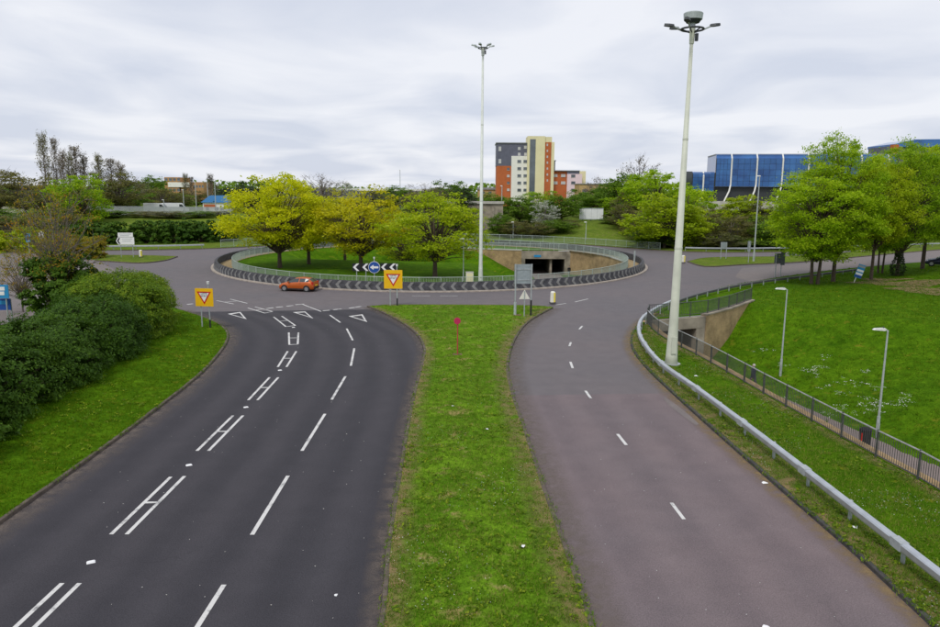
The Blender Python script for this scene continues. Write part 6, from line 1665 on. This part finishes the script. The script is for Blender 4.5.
def weeds(poly, y0, y1, dens, seed, x0, x1, hf, label):
    p_ = patchy(scatter(poly, y0, y1, dens, seed, x0, x1), 0.7, -0.1); r_ = np.random.default_rng(seed)
    if not len(p_): return
    ix = np.repeat(np.arange(len(p_)), 9); q = p_[ix] + r_.normal(size=(len(ix), 2)) * 0.06
    obj('weeds', leaves('weeds', np.c_[q, hf(q) + r_.uniform(0.02, 0.07, len(q))], 0.045, 'leaf_hedge_young', r_, 0.9), None, None, label=label, kind='stuff')
def patchy(p, f, thr): return p[(np.sin(p[:, 0] * f + 1.3 * np.sin(p[:, 1] * f * 0.8)) * np.sin(p[:, 1] * f * 0.7 + 0.6)) > thr]
weeds(med_poly, 12, 57, 9, 31, -8, 7, z_med, 'low broad-leaved weeds among the median grass')
weeds(left_poly, 12, 56, 7, 32, -22, -13, z_left, 'low broad-leaved weeds on the verge below the hedge')
weeds(vp, 10, 50, 14, 33, 9, 15.5, z_right, 'low broad-leaved weeds between crash barrier and railing')
def flowers(name, p, z, s, mat, label):
    r_ = np.random.default_rng(len(p)); obj(name, leaves(name, np.c_[p, z + 0.06], s, mat, r_, 3.0), None, None, label=label, kind='stuff')
def patchy(p, f, thr): return p[(np.sin(p[:, 0] * f + 1.3 * np.sin(p[:, 1] * f * 0.8)) * np.sin(p[:, 1] * f * 0.7 + 0.6)) > thr]
p = patchy(scatter(med_poly, 12, 57, 22, 5, -8, 7), 0.9, 0.25); flowers('daisies', p, z_med(p), 0.014, 'petal_white', 'tiny white daisies scattered in the median grass')
p = patchy(scatter(vp, 10, 50, 45, 6, 9, 15.5), 0.8, 0.1); flowers('daisies', p, z_right(p), 0.015, 'petal_white', 'tiny white daisies between the barrier and the railing')
n = 500; p = np.c_[rng.uniform(24, 58, n), rng.uniform(30, 88, n)]; p = patchy(p, 0.35, 0.1); p = p[pip(p, right_poly) & ~pip(p, BACK_R)]
flowers('dandelions', p, z_right(p) + 0.12, 0.05, 'petal_yellow', 'yellow dandelions dotted over the bank')
# cow parsley beside the footpath lamps
ctr = np.array([(23.2 + rng.normal() * 1.3, yy + rng.normal() * 0.9) for yy in rng.uniform(38, 50, 26)])
sx, px_ = [], []
for q in ctr:
    z0 = zr1(q[0], q[1]); h_ = rng.uniform(0.5, 1.0)
    for b in range(6):
        t = np.array((q[0] + rng.normal() * 0.3, q[1] + rng.normal() * 0.3, z0 + h_ * rng.uniform(0.7, 1.1)))
        sx.append(((q[0], q[1], z0), tuple(t))); px_ += [t + rng.normal(size=3) * (0.08, 0.08, 0.02) for _ in range(8)]
obj('cow_parsley', leaves('cow_parsley', np.array(px_), 0.030, 'petal_white', rng, 2.0), None, None, label='white cow parsley flowering along the footpath edge', kind='stuff')
V = []
for a, b in sx:
    a, b = np.array(a), np.array(b); V += [a - (0.012, 0, 0), a + (0.012, 0, 0), b]
V = np.array(V); obj('cow_parsley_stems', faces_mesh('cow_parsley_stems', V, 3, rng.uniform(0, 1, len(V) // 3), 'leaf_green'), None, None, label='green stems of the white cow parsley', kind='stuff')

# --- loose grit on the carriageways
for x0, x1, y0, y1, nn_, lab in ((-12, -2.5, 14, 50, 170, 'pale loose grit specks on the dark approach road'), (3, 9.3, 14, 40, 130, 'pale loose grit specks on the mauve exit road')):
    q = np.c_[rng.uniform(x0, x1, nn_), rng.uniform(y0, y1, nn_)]
    obj('grit', leaves('grit', np.c_[q, np.full(nn_, 0.014)], 0.016, 'petal_white', rng, 8.0), None, None, label=lab, kind='stuff')
# --- litter
sc_ = MB(); sc_.add([(-0.09, -0.06, 0.0), (0.08, -0.07, 0.02), (0.10, 0.05, 0.0), (-0.02, 0.08, 0.03), (-0.10, 0.04, 0.01), (0, 0, 0.045)], [(0, 1, 5), (1, 2, 5), (2, 3, 5), (3, 4, 5), (4, 0, 5)])
scm = sc_.mesh('litter_scrap'); scm.materials.append(MATS['sign_white'])
for i, (u, v, z, s, lab) in enumerate(((765, 483, 0.01, 1.0, 'crumpled white litter scrap in the gutter below the barrier'), (855, 527, 0.12, 0.9, 'white litter scrap under the crash barrier'), (487, 429, 0.2, 0.7, 'white litter scrap in the median grass'), (453, 406, 0.2, 0.6, 'small pale litter scrap in the median grass near the dark road'), (523, 546, 0.2, 0.7, 'pale litter scrap in the median grass near the mauve road'), (696, 376, 0.12, 1.0, 'white litter scrap by the dark railing'), (766, 627, 0.01, 0.8, 'white litter scrap on the mauve road'), (336, 595, 0.01, 0.5, 'tiny white litter scrap on the dark road'))):
    x, y = G(u, v, z); o = obj('litter_scrap', scm, None, None, (x, y, z), i * 1.1, label=lab, cat='litter', group='litter on road and grass'); o.scale = (s,) * 3
